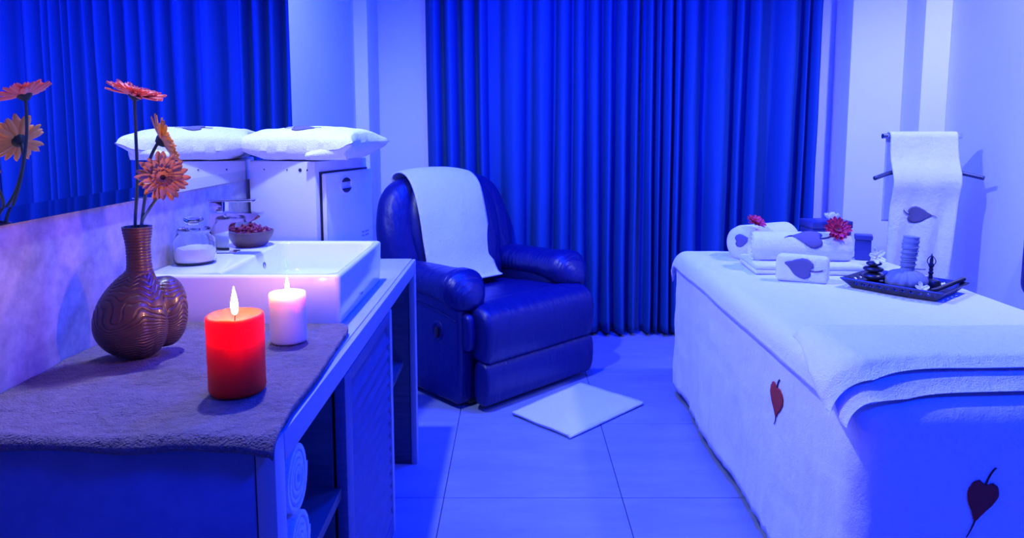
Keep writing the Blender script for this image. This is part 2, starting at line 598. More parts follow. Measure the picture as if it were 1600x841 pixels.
for z0, z1 in ((0.03, 0.085), (CT - 0.085, CT - 0.054)):
    vcp('rail', box(XF - 0.023, XF - 0.001, 1.506, 1.984, z0, z1, 0.002), M_SLAT, dr)
zz = 0.09
while zz < CT - 0.12:
    vcp('slat', ([(XF - 0.023, 1.507, zz + 0.040), (XF - 0.019, 1.507, zz + 0.042), (XF - 0.001, 1.507, zz + 0.003), (XF - 0.005, 1.507, zz - 0.001),
                  (XF - 0.023, 1.983, zz + 0.040), (XF - 0.019, 1.983, zz + 0.042), (XF - 0.001, 1.983, zz + 0.003), (XF - 0.005, 1.983, zz - 0.001)],
                 [(0, 3, 2, 1), (4, 5, 6, 7), (0, 1, 5, 4), (1, 2, 6, 5), (2, 3, 7, 6), (3, 0, 4, 7)]), M_SLAT, dr, smooth=False)
    zz += 0.038


# rolled towels on the shelf under the worktop
def roll_mesh(L, R, turns=4.2, n=130, seed=0, ax=1.0):
    """spiral towel roll, axis along +x from 0 to L"""
    V, F = [], []
    th = R / (turns + 0.6)
    NS = 10
    for j in range(NS + 1):
        x = L * j / NS
        for k in range(n + 1):
            a = 2 * PI * turns * k / n
            r = th * 0.6 + th * a / (2 * PI)
            r = min(r, R)
            e = 0.0012 * nz(a * 0.7, j * 0.3, seed)
            V.append((x + (e * 1.5 if j in (0, NS) else 0), (r + e) * math.cos(a) * ax, (r + e) * math.sin(a)))
    W = n + 1
    for j in range(NS):
        for k in range(n):
            F.append((j * W + k, j * W + k + 1, (j + 1) * W + k + 1, (j + 1) * W + k))
    return V, F, th


for z, y, lb in ((0.469 + 0.0625, 1.135, 'lower white rolled towel on the shelf under the worktop'),
                 (0.469 + 0.1845, 1.130, 'upper white rolled towel showing its spiral end under the worktop')):
    V, F, th = roll_mesh(0.30, 0.060, 4.0, seed=z, ax=0.9)
    o = obj('rolled_towel', (V, F), M_TERRY, None, loc=(-0.665, y, z), angle=None, solid=th * 0.78, offset=0)
    tag(o, lb, 'towel', 'rolled towels on the vanity shelf')

# brown towel on the worktop
def brown(u, v):
    x = -0.886 + u * 0.520
    # rounded far front corner, slightly crooked edges
    ymax = 1.626 - 0.012 * u - 0.055 * (1 - math.sqrt(1 - max(0, (u - 0.9) / 0.1) ** 2))
    y = 0.992 + 0.006 * nz(u * 4, 2) + v * (ymax - 0.992)
    x -= 0.012 * sstep(0.8, 1.0, u) * sstep(0.4, 1, v)
    x += 0.010 * sstep(0.85, 1, u) * (1 - sstep(0.02, 0.25, v))
    z = CT + 0.0155 + 0.0035 * nz(x * 7, y * 7) + 0.002 * nz(x * 18, y * 30, 3) + 0.0025 * max(0, nz(x * 3, y * 16, 9))
    d = max(0, 1.012 - y)
    z -= d * d * 45
    dx = max(0, x + 0.362)
    z -= dx * 0.9
    corner = sstep(0.9, 1, u) * (1 - sstep(0.0, 0.08, v))
    z -= 0.008 * corner
    return (x, y, z)


bt = obj('brown_towel', grid(brown, 110, 120), M_BROWN, None, angle=None, solid=0.011)
tag(bt, 'dark brown terry towel spread over the near end of the worktop', 'towel')

# ------------------------------------------------------------------ wash basin
sx0, sx1, sy0, sy1, sz0, sz1 = -0.886, -0.414, 1.640, 2.165, CT, CT + 0.125
sk = empty('wash_basin', (-0.65, 1.9, CT))
tag(sk, 'square white ceramic vessel wash basin with a flat tap ledge', 'basin')


def lp(x0, x1, y0, y1, r, z):
    return [(x - sk.location.x, y - sk.location.y, z - CT) for x, y in rrect(x0, x1, y0, y1, r, 8)]


bi = (-0.715, -0.434, 1.662, 2.143)
Ls = [lp(sx0 + .012, sx1 - .012, sy0 + .012, sy1 - .012, .012, sz0), lp(sx0 + .006, sx1 - .006, sy0 + .006, sy1 - .006, .014, sz0 + .003),
      lp(sx0 + .004, sx1 - .004, sy0 + .004, sy1 - .004, .014, sz0 + .012),
      lp(sx0, sx1, sy0, sy1, .014, sz1 - .008), lp(sx0 + .002, sx1 - .002, sy0 + .002, sy1 - .002, .013, sz1 - .002),
      lp(sx0 + .007, sx1 - .007, sy0 + .007, sy1 - .007, .010, sz1),
      lp(bi[0] - .006, bi[1] + .006, bi[2] - .006, bi[3] + .006, .03, sz1), lp(bi[0] - .001, bi[1] + .001, bi[2] - .001, bi[3] + .001, .03, sz1 - .003),
      lp(bi[0] + .002, bi[1] - .002, bi[2] + .002, bi[3] - .002, .03, sz1 - .010),
      lp(bi[0] + .012, bi[1] - .012, bi[2] + .014, bi[3] - .014, .045, sz1 - .075), lp(bi[0] + .030, bi[1] - .030, bi[2] + .035, bi[3] - .035, .05, sz1 - .095),
      lp(bi[0] + .08, bi[1] - .08, bi[2] + .10, bi[3] - .10, .05, sz1 - .100)]
obj('basin_body', loops(Ls), M_CERAMIC, sk, angle=50)
obj('overflow_hole', xf(lathe([(0.010, 0), (0.010, 0.003), (0.0072, 0.0035), (0.007, 0.0012)], 24),
                        Matrix.Translation((bi[0] + 0.65 + 0.0045, 1.965 - 1.9, 0.085)) @ Matrix.Rotation(PI / 2, 4, 'Y')), M_STEEL, sk)
obj('drain', xf(lathe([(0.030, 0), (0.030, 0.003), (0.024, 0.0045), (0.008, 0.006)], 32), Matrix.Translation((0.075, 0.0, 0.0252))), M_CHROME, sk)
# small maker's mark on the side of the basin
fc = bpy.data.curves.new('mark', 'FONT')
fc.body = 'cotto'
fc.size = 0.012
fc.extrude = 0.0002
fo = bpy.data.objects.new('mark', fc)
COL.objects.link(fo)
dg = bpy.context.evaluated_depsgraph_get()
fm = bpy.data.meshes.new_from_object(fo.evaluated_get(dg))
bpy.data.objects.remove(fo)
fm.materials.append(M_PRINT)
fo = bpy.data.objects.new('maker_mark', fm)
COL.objects.link(fo)
fo.parent = sk
fo.location = (sx1 + 0.65 - 0.0006, 1.862 - 1.9, 0.024)
fo.rotation_euler = (PI / 2, 0, PI / 2)

# ------------------------------------------------------------------ tap
tp = empty('basin_tap', (-0.815, 1.938, sz1))
tag(tp, 'chrome single-lever basin tap with a flat spout on the basin ledge', 'tap')


def ext_y(P, y0, y1):
    n = len(P)
    V = [(x, y0, z) for x, z in P] + [(x, y1, z) for x, z in P]
    F = [tuple(range(n)), tuple(reversed(range(n, 2 * n)))]
    for k in range(n):
        F.append((k, n + k, n + (k + 1) % n, (k + 1) % n))
    return V, F


obj('base_plate', box(-0.026, 0.042, -0.026, 0.026, 0, 0.006, 0.0015), M_CHROME, tp)
prof = [(-0.022, 0.006), (0.030, 0.006), (0.030, 0.075)] + [(0.030 + 0.016 - 0.016 * math.cos(a), 0.075 + 0.014 * math.sin(a)) for a in (0.3, 0.6, 0.9, 1.2, 1.57)] \
    + [(0.088, 0.091), (0.100, 0.098), (0.114, 0.113), (0.110, 0.115), (-0.022, 0.113)]
obj('spout', ext_y(prof, -0.023, 0.023), M_CHROME, tp, angle=25)
obj('cartridge', box(-0.022, 0.016, -0.022, 0.022, 0.1165, 0.146, 0.002), M_CHROME, tp)
obj('lever', box(-0.024, 0.098, -0.022, 0.022, 0.1465, 0.151, 0.0015), M_CHROME, tp)

# ------------------------------------------------------------------ glass jar with salts
jr = empty('glass_jar', (-0.826, 1.797, sz1))
tag(jr, 'round clear glass jar with a knobbed stopper standing on the basin ledge', 'jar')
obj('jar_body', lathe([(0.0, 0.0), (0.044, 0.0), (0.050, 0.004), (0.0525, 0.018), (0.0525, 0.052), (0.050, 0.064), (0.043, 0.073), (0.040, 0.080), (0.042, 0.086),
                       (0.039, 0.086), (0.0375, 0.080), (0.0405, 0.071), (0.0475, 0.062), (0.0500, 0.052), (0.0500, 0.018), (0.0475, 0.007), (0.0, 0.006)], 48, False, False), M_GLASS, jr)
obj('stopper', lathe([(0.0, 0.0868), (0.038, 0.0868), (0.040, 0.089), (0.036, 0.093), (0.020, 0.097), (0.013, 0.101), (0.012, 0.104), (0.020, 0.107),
                      (0.0245, 0.112), (0.0235, 0.118), (0.016, 0.121), (0.0, 0.1215)], 40, False, False), M_GLASS, jr)
V, F = lathe([(0.0, 0.0075), (0.046, 0.0085), (0.0490, 0.018), (0.0490, 0.030), (0.044, 0.040), (0.028, 0.044), (0.012, 0.046), (0.0, 0.047)], 32, False, False)
V = [(x, y, z + (0.007 * nz(x * 40, y * 40, 2) if z > 0.029 else 0)) for x, y, z in V]
o = obj('bath_salt', (V, F), M_SALT, None, loc=(-0.826, 1.797, sz1))
tag(o, 'white bath salt heaped inside the clear glass jar', 'bath salt', kind='stuff')

# ------------------------------------------------------------------ bowl of dried petals
bw = obj('petal_bowl', lathe([(0.0, 0.0), (0.040, 0.0), (0.047, 0.004), (0.056, 0.018), (0.0575, 0.022), (0.0585, 0.023), (0.067, 0.042), (0.0675, 0.045), (0.0645, 0.046),
                              (0.062, 0.042), (0.052, 0.018), (0.042, 0.010), (0.0, 0.008)], 48, False, False), M_BOWL, None, loc=(-0.785, 2.070, sz1))
tag(bw, 'shallow brown wooden bowl holding dried red petals beside the tap', 'bowl')
V, F = [], []
for k in range(150):
    r = 0.054 * math.sqrt(random.random())
    a = random.uniform(0, 2 * PI)
    c = Vector((r * math.cos(a), r * math.sin(a), 0.034 + 0.022 * (1 - (r / 0.06) ** 2) * random.uniform(0.2, 1.0)))
    M = Matrix.Translation(c) @ Matrix.Rotation(random.uniform(0, 6.3), 4, 'Z') @ Matrix.Rotation(random.uniform(-1.1, 1.1), 4, 'X')
    s = random.uniform(0.006, 0.010)
    q = xf(grid(lambda u, v: ((u - .5) * 2 * s * math.sin(PI * (0.15 + 0.85 * v)), (v - .5) * 2.4 * s, s * 0.9 * ((u - .5) * 2) ** 2 + s * 0.6 * (v - .4) ** 2), 3, 3), M)
    V, F = merge((V, F), q)
o = obj('dried_petals', (V, F), M_POT, None, loc=(-0.785, 2.070, sz1), solid=0.0006)
tag(o, 'dark red dried flower petals filling the brown bowl', 'dried petals', kind='stuff')

# ------------------------------------------------------------------ towel warmer cabinet
sm = empty('towel_warmer', (-0.706, 2.45, CT), math.radians(-16))
tag(sm, 'white towel warmer cabinet with a side door standing behind the basin', 'towel warmer')
hw, hd, hh = 0.127, 0.172, 0.366
obj('housing', box(-hw, hw - 0.006, -hd, hd, 0.012, hh, 0.004), M_APPL, sm)
obj('door_gap_shade', box(hw - 0.006, hw - 0.002, -hd + 0.022, hd - 0.004, 0.02, hh - 0.034), M_GAP_SHADE, sm, smooth=False)  # solid dark fill painting the shade behind the door
dd = obj('door', box(hw - 0.002, hw + 0.016, -hd + 0.026, hd - 0.002, 0.02, hh - 0.040, 0.006, 3), M_APPL_D, sm)
obj('hinge_strip', box(hw + 0.012, hw + 0.017, -hd + 0.024, -hd + 0.030, 0.05, hh - 0.06, 0.001), M_APPL_D, dd)
# round grip with a crossbar and two dark plates painting the shade of recesses
cy_, cz_ = -0.020, hh - 0.085
ring = xf(lathe([(0.036, 0), (0.036, 0.003), (0.033, 0.0045), (0.030, 0.003), (0.029, 0.0005)], 40), Matrix.Translation((hw + 0.0155, cy_, cz_)) @ Matrix.Rotation(PI / 2, 4, 'Y') @ Matrix.Diagonal((0.85, 1.12, 1, 1)))
gp = obj('grip', ring, M_APPL_D, dd)
for s in (1, -1):
    P = [(0.033 * math.cos(a), s * 0.0248 * math.sin(a)) for a in [0.45 + (PI - 0.9) * k / 14 for k in range(15)]]
    V = [(hw + 0.0196, cy_ + a, cz_ + b) for a, b in P]
    obj('recess_shade', (V, [tuple(range(len(V)))]), M_GAP_SHADE, gp, solid=0.002, smooth=False)
for y, z, t in ((0.085, 0.100, ''), (0.085, 0.087, '')):
    for k in range(6):
        h_ = 0.007 * (1 if k != 2 else 0.3)
        obj('print_mark', box(hw + 0.0155, hw + 0.0166, y + k * 0.0085, y + k * 0.0085 + (0.005 if k % 2 else 0.003), z, z + h_), M_PRINT, dd, smooth=False)
for x, r in ((-0.068, 0.0026), (0.018, 0.0026), (0.066, 0.006), (0.092, 0.003)):
    obj('screw', xf(lathe([(r, 0), (r, 0.0015), (r * 0.6, 0.0022)], 16), Matrix.Translation((x, -hd + 0.0005, hh - 0.028)) @ Matrix.Rotation(PI / 2, 4, 'X')), M_STEEL, sm)
for x in (-hw + 0.03, hw - 0.035):
    for y in (-hd + 0.03, hd - 0.03):
        obj('foot', xf(lathe([(0.012, 0), (0.013, 0.012)], 16), Matrix.Translation((x, y, 0))), M_PLASTIC, sm)

# pillow on the towel warmer
PZ = CT + hh


def pillow(u, v, top):
    a, b = u * 2 - 1, v * 2 - 1
    ex = 1 - abs(a) ** 2.3
    ey = 1 - abs(b) ** 2.3
    h_ = (max(ex, 0) * max(ey, 0)) ** 0.36
    pin = 1 - 0.10 * (1 - abs(b) ** 2) * abs(a) ** 3
    x = a * 0.205 * (1 - 0.05 * (1 - b * b)) * pin
    y = b * 0.175 * (1 - 0.07 * (1 - a * a))
    zz_ = 0.060 - 0.030 * (1 - abs(a) ** 4) + (0.082 * h_ if top else -0.045 * h_)
    zz_ += 0.004 * nz(x * 14, y * 14, 4 if top else 8) + 0.006 * nz(x * 30 + 4, y * 6, 2) * abs(a) ** 2
    return (x, y, max(zz_, 0.001 + 0.002 * (1 + nz(x * 20, y * 20))))


gt = grid(lambda u, v: pillow(u, v, True), 60, 50)
gb = grid(lambda u, v: pillow(u, v, False), 60, 50)
gb = (gb[0], [tuple(reversed(f)) for f in gb[1]])
pl = empty('pillow', (-0.682, 2.42, PZ + 0.001), math.radians(-9))
tag(pl, 'plump white terry-covered pillow lying on top of the towel warmer', 'pillow')
bm = bmesh.new()
V, F = merge(gt, gb)
vs = [bm.verts.new(v) for v in V]
for f in F:
    bm.faces.new([vs[i] for i in f])
bmesh.ops.remove_doubles(bm, verts=bm.verts, dist=0.0012)
bm.verts.index_update()
pv = ([v.co[:] for v in bm.verts], [[v.index for v in f.verts] for f in bm.faces])
bm.free()
obj('pillow_cover', pv, M_TERRY, pl, angle=None)
Mw = pl.matrix_basis
leaf_applique(pl, xf(pv, Mw), Mw @ Vector((0.0, -0.085, 0.12)), (0, -0.35, 0.94), (1, 0.1, 0), 0.062)
# folded flap at the near right corner of the cover
flap = grid(lambda u, v: (0.045 + u * 0.13, -0.166 - 0.012 * math.sin(PI * v) - 0.004 * u + 0.03 * u * u, 0.004 + v * (0.024 + 0.028 * u) * 1.0), 14, 8)
obj('cover_flap', flap, M_TERRY, pl, angle=None, solid=0.006)

# ------------------------------------------------------------------ vase
VX, VY = -0.742, 1.372
VZ = CT + 0.0175
Hh = 0.262


def vase_mesh():
    NT, NZ_ = 300, 250
    ca, sa = math.cos(math.radians(-12)), math.sin(math.radians(-12))
    V = np.zeros((NZ_ + 1, NT, 3))

    def ell_r(th, cx, cy, rx, ry):
        # distance from axis along th to an ellipse (cx,cy,rx,ry)
        dx, dy = math.cos(th), math.sin(th)
        A = (dx / rx) ** 2 + (dy / ry) ** 2
        B = -2 * (dx * cx / rx ** 2 + dy * cy / ry ** 2)
        C = (cx / rx) ** 2 + (cy / ry) ** 2 - 1
        D = B * B - 4 * A * C
        if D < 0:
            return 0
        return max(0, (-B + math.sqrt(D)) / (2 * A))
    eyes = [(-1.75, 0.078, 1.00), (-0.25, 0.085, 0.85), (2.4, 0.09, 0.9), (1.0, 0.07, 0.8)]
    for j in range(NZ_ + 1):
        z = Hh * j / NZ_
        # neck radius
        neck = 0.0225 + 0.005 * sstep(0.21, Hh, z) ** 1.5 + 0.004 * (1 - sstep(0.14, 0.2, z))
        neck *= sstep(0.02, 0.10, z) if z < 0.10 else 1
        # main flattened lobe
        t1 = (z - 0.070) / (0.0715 if z < 0.070 else 0.112)
        p1 = (max(0, 1 - abs(t1) ** 2.0) ** (0.5 if z < 0.070 else 0.72)) if abs(t1) < 1 else 0
        t2 = (z - 0.084) / 0.072
        p2 = math.sqrt(max(0, 1 - abs(t2) ** 2.3)) if abs(t2) < 1 else 0
        for i in range(NT):
            th = 2 * PI * i / NT
            a = neck
            if p1 > 0:
                r1 = ell_r(th, -0.012 * p1, -0.020 * p1, 0.068 * p1 + 1e-4, 0.064 * p1 + 1e-4)
                a = (a ** 4 + r1 ** 4) ** 0.25
            if p2 > 0.05:
                r2 = ell_r(th, 0.034, 0.032, 0.036 * p2 + 1e-4, 0.050 * p2 + 1e-4)
                a = max(a, r2)
            if z < 0.004:
                a = max(a, 0.026)
            # carved contour lines
            F_ = z * 125 + 1.6 * nz(math.cos(th) * 1.6, math.sin(th) * 1.6, z * 13) + 0.8 * nz(math.cos(th) * 4, math.sin(th) * 4, z * 25)
            if z > 0.17:
                F_ = z * 170
            for (te, ze, am) in eyes:
                d = math.atan2(math.sin(th - te), math.cos(th - te))
                F_ += 5.5 * am * math.exp(-((d / 0.60) ** 2 + ((z - ze) / 0.034) ** 2))
            fr = F_ - math.floor(F_)
            g = 1 - sstep(0.02, 0.17, min(fr, 1 - fr))
            a -= 0.0024 * g * (1 if z > 0.004 else 0)
            V[j, i] = (a * math.cos(th), a * math.sin(th), z)
    Vl = [tuple(v) for v in V.reshape(-1, 3)]
    F = []
    for j in range(NZ_):
        for i in range(NT):
            F.append((j * NT + i, j * NT + (i + 1) % NT, (j + 1) * NT + (i + 1) % NT, (j + 1) * NT + i))
    F.append(tuple(reversed(range(NT))))
    # mouth: inner wall
    n0 = len(Vl)
    top = V[NZ_]
    for k, (s, dz) in enumerate(((0.86, 0.0), (0.80, -0.01), (0.72, -0.08))):
        for i in range(NT):
            Vl.append((top[i, 0] * s, top[i, 1] * s, Hh + dz))
    base = NZ_ * NT
    for k in range(3):
        b0 = base if k == 0 else n0 + (k - 1) * NT
        b1 = n0 + k * NT
        for i in range(NT):
            F.append((b0 + i, b0 + (i + 1) % NT, b1 + (i + 1) % NT, b1 + i))
    F.append(tuple(range(n0 + 2 * NT, n0 + 3 * NT)))
    return Vl, F


vs_ = obj('carved_vase', vase_mesh(), M_VASE, None, angle=None, loc=(VX, VY, VZ))
tag(vs_, 'brown carved wooden vase with wavy grooves and a slender neck on the brown towel', 'vase')


# ------------------------------------------------------------------ gerberas
def petal_mesh(L, W, cup=0.15, curl=0.1, nu=4, nv=7):
    def f(u, v):
        a = (u - 0.5) * 2
        wd = W * (0.35 + 0.65 * math.sin(PI * min(1, v * 0.72 + 0.12))) * (1 if v < 0.85 else math.sqrt(max(0.03, 1 - ((v - 0.85) / 0.16) ** 2)))
        return (a * wd * 0.5, L * v, cup * W * a * a + curl * L * v * v - 0.02 * L * math.sin(PI * v))
    g = grid(f, nu, nv)
    return g


def gerbera(name, label, c, n, R, m, stem, up=None, disc=M_DISC, layers=None, seed=0, group=None, tilt=0.12, width=0.0125, cat='flower', calyx=True):
    rnd = random.Random(seed)
    c = Vector(c)
    n = Vector(n).normalized()
    e = empty(name, c)
    q = Vector((0, 0, 1)).rotation_difference(n)
    e.rotation_mode = 'QUATERNION'
    e.rotation_quaternion = q
    tag(e, label, cat, group)
    layers = layers or ((20, 1.0, 0.10), (18, 0.82, 0.28), (14, 0.50, 0.55))
    for li, (cnt, s, tl) in enumerate(layers):
        me = None
        for k in range(cnt):
            if me is None:
                o = obj('petal', petal_mesh(R * s - 0.006, width * (1 if li < 2 else 0.7) * R / 0.05, 0.25, 0.05), m, e, angle=None)
                me = o.data
            else:
                o = bpy.data.objects.new('petal', me)
                COL.objects.link(o)
                o.parent = e
            a = 2 * PI * (k + 0.5 * (li % 2)) / cnt + rnd.uniform(-0.09, 0.09)
            t = tl + tilt + rnd.uniform(-0.14, 0.14)
            M = Matrix.Rotation(a, 4, 'Z') @ Matrix.Translation((0, 0.006, 0.002 * li)) @ Matrix.Rotation(t, 4, 'X') @ Matrix.Scale(rnd.uniform(0.9, 1.06), 4)
            o.matrix_basis = M
    d = obj('disc', lathe([(0.0, 0.0), (R * 0.20, 0.0), (R * 0.24, R * 0.07), (R * 0.17, R * 0.12), (0.0, R * 0.10)], 24, False, False), disc, e)
    if calyx:
        obj('calyx', lathe([(0.0, -R * 0.20), (R * 0.09, -R * 0.19), (R * 0.22, -R * 0.07), (R * 0.27, R * 0.02), (R * 0.1, R * 0.03)], 20), M_CALYX, e)
    if stem:
        inv = Matrix.Translation(c) @ q.to_matrix().to_4x4()
        inv = inv.inverted()
        pts = smooth_open([tuple(inv @ Vector(p)) for p in [c - n * R * 0.12] + list(stem)], 8)
        obj('stem', tube(pts, 0.0028 * R / 0.05, 10), M_STEM, e, angle=None)
    return e


gerbera('gerbera', 'coral gerbera standing tallest in the carved vase, facing upward', (-0.768, 1.442, 1.302), (0.30, -0.02, 0.95), 0.056, M_PET1,
        [(-0.769, 1.438, 1.22), (-0.762, 1.420, 1.13), (-0.753, 1.386, VZ + Hh), (-0.750, 1.380, VZ + Hh - 0.07)], seed=3, group='gerberas in the vase', tilt=0.0)
gerbera('gerbera', 'orange gerbera in the vase seen from the side, facing the right', (-0.733, 1.468, 1.210), (0.80, 0.42, 0.42), 0.056, M_PET2,
        [(-0.750, 1.450, 1.17), (-0.748, 1.425, 1.11), (-0.737, 1.380, VZ + Hh), (-0.737, 1.376, VZ + Hh - 0.07)], seed=4, group='gerberas in the vase', tilt=0.05)
gerbera('gerbera', 'peach orange gerbera in the vase, lowest, facing the viewer', (-0.706, 1.412, 1.137), (0.45, -0.85, 0.22), 0.052, M_PET3,
        [(-0.722, 1.42, 1.10), (-0.733, 1.405, 1.075), (-0.733, 1.370, VZ + Hh), (-0.735, 1.372, VZ + Hh - 0.07)], disc=M_DISC,
        layers=((18, 1.0, 0.10), (18, 0.85, 0.22), (16, 0.52, 0.5), (14, 0.34, 0.7)), seed=5, group='gerberas in the vase', tilt=0.05)


# ------------------------------------------------------------------ candles
def candle(name, label, x, y, z0, R, H, m, seed, fl_h, well=0.012):
    e = empty(name, (x, y, z0))
    tag(e, label, 'candle', 'lit pillar candles')
    n = 64
    prof = [(0.0, 0.0), (R * 0.93, 0.0), (R * 0.985, 0.004)]
    prof += [(R * (1.0 + 0.004 * math.sin(k * 2.1 + seed)), 0.008 + (H - 0.014) * k / 14) for k in range(15)]
    prof += [(R * 0.985, H - 0.002), (R * 0.95, H), (R * 0.88, H - 0.001), (R * 0.78, H - well * 0.5), (R * 0.55, H - well * 0.85), (R * 0.25, H - well), (0.0, H - well)]
    V, F = lathe(prof, n, False, False)
    V2 = []
    for (a, b, c) in V:
        th = math.atan2(b, a)
        k = 1 + 0.010 * nz(math.cos(th) * 2, math.sin(th) * 2, c * 12 + seed)
        dz = 0.0012 * nz(math.cos(th) * 1.5 + seed, math.sin(th) * 1.5, 0.3) * sstep(H - 0.02, H, c)
        V2.append((a * k, b * k, c + dz))
    obj('wax', (V2, F), m, e, angle=None)
    obj('wick', tube(smooth_open([(0, 0, H - well - 0.004), (0.0005, 0, H - well + 0.006), (0.002, 0, H - well + 0.013)], 4), 0.0012, 8), M_WICK, e)
    fp = []
    z1 = H - well + 0.010
    for k in range(15):
        t = k / 14
        r = 0.0064 * (math.sin(PI * min(1, t * 1.0) ** 0.62) ** 0.9) * (1 - 0.25 * t) + 0.0002
        fp.append((r * fl_h / 0.05, z1 + fl_h * t))
    obj('flame', xf(lathe(fp, 20), Matrix.Translation((0.0005, 0, 0))), M_FLAME, e, angle=None)
    return e


TZ = CT + 0.0185
candle('pillar_candle', 'lit red pillar candle standing on the brown towel', -0.482, 1.185, TZ, 0.0475, 0.135, M_REDWAX, 1, 0.050)
candle('pillar_candle', 'lit smaller ivory pillar candle beside the basin front', -0.484, 1.470, TZ, 0.038, 0.106, M_WHITEWAX, 4, 0.036, well=0.010)

# ------------------------------------------------------------------ recliner
RA = math.radians(43.5)
rc = empty('recliner', (0.142, 3.172, 0), RA)
tag(rc, 'black leather recliner armchair standing before the blue curtain', 'armchair')


def rp(name, vf, m=M_LEATHER, parent=rc, **kw):
    kw.setdefault('angle', None)
    return obj(name, vf, m, parent, **kw)


# base under the seat
rp('base_frame', box(-0.355, 0.355, 0.13, 0.70, 0.012, 0.28, 0.012), M_PLASTIC)
# footrest: upper bulging panel flowing over the front edge, lower panel
P = smooth_closed([(0.012, 0.225), (-0.006, 0.30), (-0.004, 0.39), (0.025, 0.445), (0.09, 0.468), (0.16, 0.462), (0.17, 0.40), (0.13, 0.30), (0.10, 0.228), (0.05, 0.217)], 4)
rp('footrest_cushion', loft_x(P, -0.357, 0.357, 0.035, mid=16))
P = smooth_closed([(0.022, 0.035), (0.004, 0.08), (0.000, 0.15), (0.010, 0.205), (0.045, 0.225), (0.09, 0.215), (0.10, 0.12), (0.09, 0.04), (0.05, 0.028)], 4)
rp('footrest_panel', loft_x(P, -0.357, 0.357, 0.022, mid=16))
# footrest side ear
P = smooth_closed([(0.075, 0.285), (0.07, 0.36), (0.085, 0.425), (0.13, 0.43), (0.16, 0.36), (0.15, 0.285), (0.11, 0.27)], 4)
for s in (-1, 1):
    rp('footrest_ear', loft_x(P, s * 0.375 - 0.022, s * 0.375 + 0.022, 0.018, mid=3))
# seat
P = smooth_closed([(0.10, 0.36), (0.09, 0.425), (0.14, 0.462), (0.30, 0.455), (0.50, 0.435), (0.62, 0.42), (0.63, 0.34), (0.40, 0.30), (0.16, 0.31)], 4)
rp('seat', loft_x(P, -0.295, 0.295, 0.03, mid=14))
# arms: side panel + padded roll
for s in (-1, 1):
    xi, xo = s * 0.270, s * 0.415
    P = smooth_closed([(0.135, 0.03), (0.122, 0.12), (0.118, 0.30), (0.125, 0.44), (0.17, 0.51), (0.28, 0.525), (0.50, 0.52), (0.72, 0.50), (0.735, 0.30), (0.72, 0.03), (0.45, 0.022), (0.2, 0.022)], 4)
    ar = rp('arm', loft_x(P, min(xi, xo), max(xi, xo), 0.022, mid=4))
    # pad: fat roll bulging at the front
    V, F = [], []
    n, NS = 28, 26
    for j in range(NS + 1):
        t = j / NS
        y = 0.075 + 0.60 * t
        endf = math.sin(min(1, t / 0.17) * PI / 2) ** 0.6 if t < 0.17 else 1
        endb = math.sin(min(1, (1 - t) / 0.08) * PI / 2) ** 0.6 if t > 0.92 else 1
        rw = (0.098 + 0.014 * math.exp(-((t - 0.18) / 0.16) ** 2)) * endf * endb + 0.0015
        rh = (0.070 + 0.020 * math.exp(-((t - 0.14) / 0.16) ** 2)) * endf * endb + 0.0015
        cz = 0.525 - 0.045 * max(0, (0.20 - t) / 0.20) ** 1.6 + 0.012 * math.sin(PI * t)
        for k in range(n):
            a = 2 * PI * k / n
            pl_ = 1 + 0.018 * math.sin(y * 150 + 2.5 * math.sin(a * 2)) * math.exp(-((t - 0.14) / 0.16) ** 2) + 0.02 * nz(y * 9, a, s)
            x = s * 0.345 + rw * pl_ * math.copysign(abs(math.cos(a)) ** 0.85, math.cos(a))
            z = cz + rh * pl_ * math.copysign(abs(math.sin(a)) ** 0.9, math.sin(a))
            V.append((x, y + (0.02 * math.sin(a) if t < 0.2 else 0) * 0, z))
    for j in range(NS):
        for k in range(n):
            F.append((j * n + k, j * n + (k + 1) % n, (j + 1) * n + (k + 1) % n, (j + 1) * n + k))
    F.append(tuple(reversed(range(n))))
    F.append(tuple(range(NS * n, NS * n + n)))
    if s == 1:
        F = [tuple(f) for f in F]
    rp('arm_pad', (V, F), M_LEATHER_PLEAT, ar)
    if s == -1:
        lv = rp('lever_cup', xf(lathe([(0.042, 0), (0.040, 0.006), (0.034, 0.009), (0.026, 0.006), (0.024, 0.002)], 32),
                                Matrix.Translation((-0.412, 0.27, 0.335)) @ Matrix.Rotation(-PI / 2, 4, 'Y') @ Matrix.Scale(1.15, 4, (1, 0, 0))), M_LEATHER, ar, angle=40)
        rp('release_lever', box(-0.428, -0.416, 0.258, 0.282, 0.305, 0.352, 0.005, 2), M_PLASTIC, lv, angle=40)
        rp('seam_welt', tube(smooth_open([(-0.4165, 0.14, 0.40), (-0.418, 0.22, 0.42), (-0.418, 0.40, 0.44), (-0.418, 0.62, 0.44)], 5), 0.003, 8), M_LEATHER, ar)
# backrest: inflated tombstone, tilted back
BT = math.radians(-14)
outl = smooth_closed([(-0.36, 0.0), (-0.405, 0.10), (-0.425, 0.27), (-0.415, 0.40), (-0.36, 0.535), (-0.24, 0.605), (0, 0.622), (0.24, 0.605), (0.36, 0.535), (0.415, 0.40),
                      (0.425, 0.27), (0.405, 0.10), (0.36, 0.0), (0, -0.02)], 5)
BM = Matrix.Translation((0, 0.645, 0.40)) @ Matrix.Rotation(BT, 4, 'X')
bk = inflate(outl, 0.085, 0.28, 9, T2=0.085)
rp('backrest', xf(bk, BM))
outl2 = smooth_closed([(-0.23, 0.02), (-0.27, 0.16), (-0.29, 0.32), (-0.27, 0.46), (-0.20, 0.555), (0, 0.58), (0.20, 0.555), (0.27, 0.46), (0.29, 0.32), (0.27, 0.16), (0.23, 0.02), (0, 0.0)], 5)
cu = xf(inflate(outl2, 0.055, 0.35, 7, T2=0.03), BM @ Matrix.Translation((0, -0.072, 0)))
rp('back_cushion', cu)

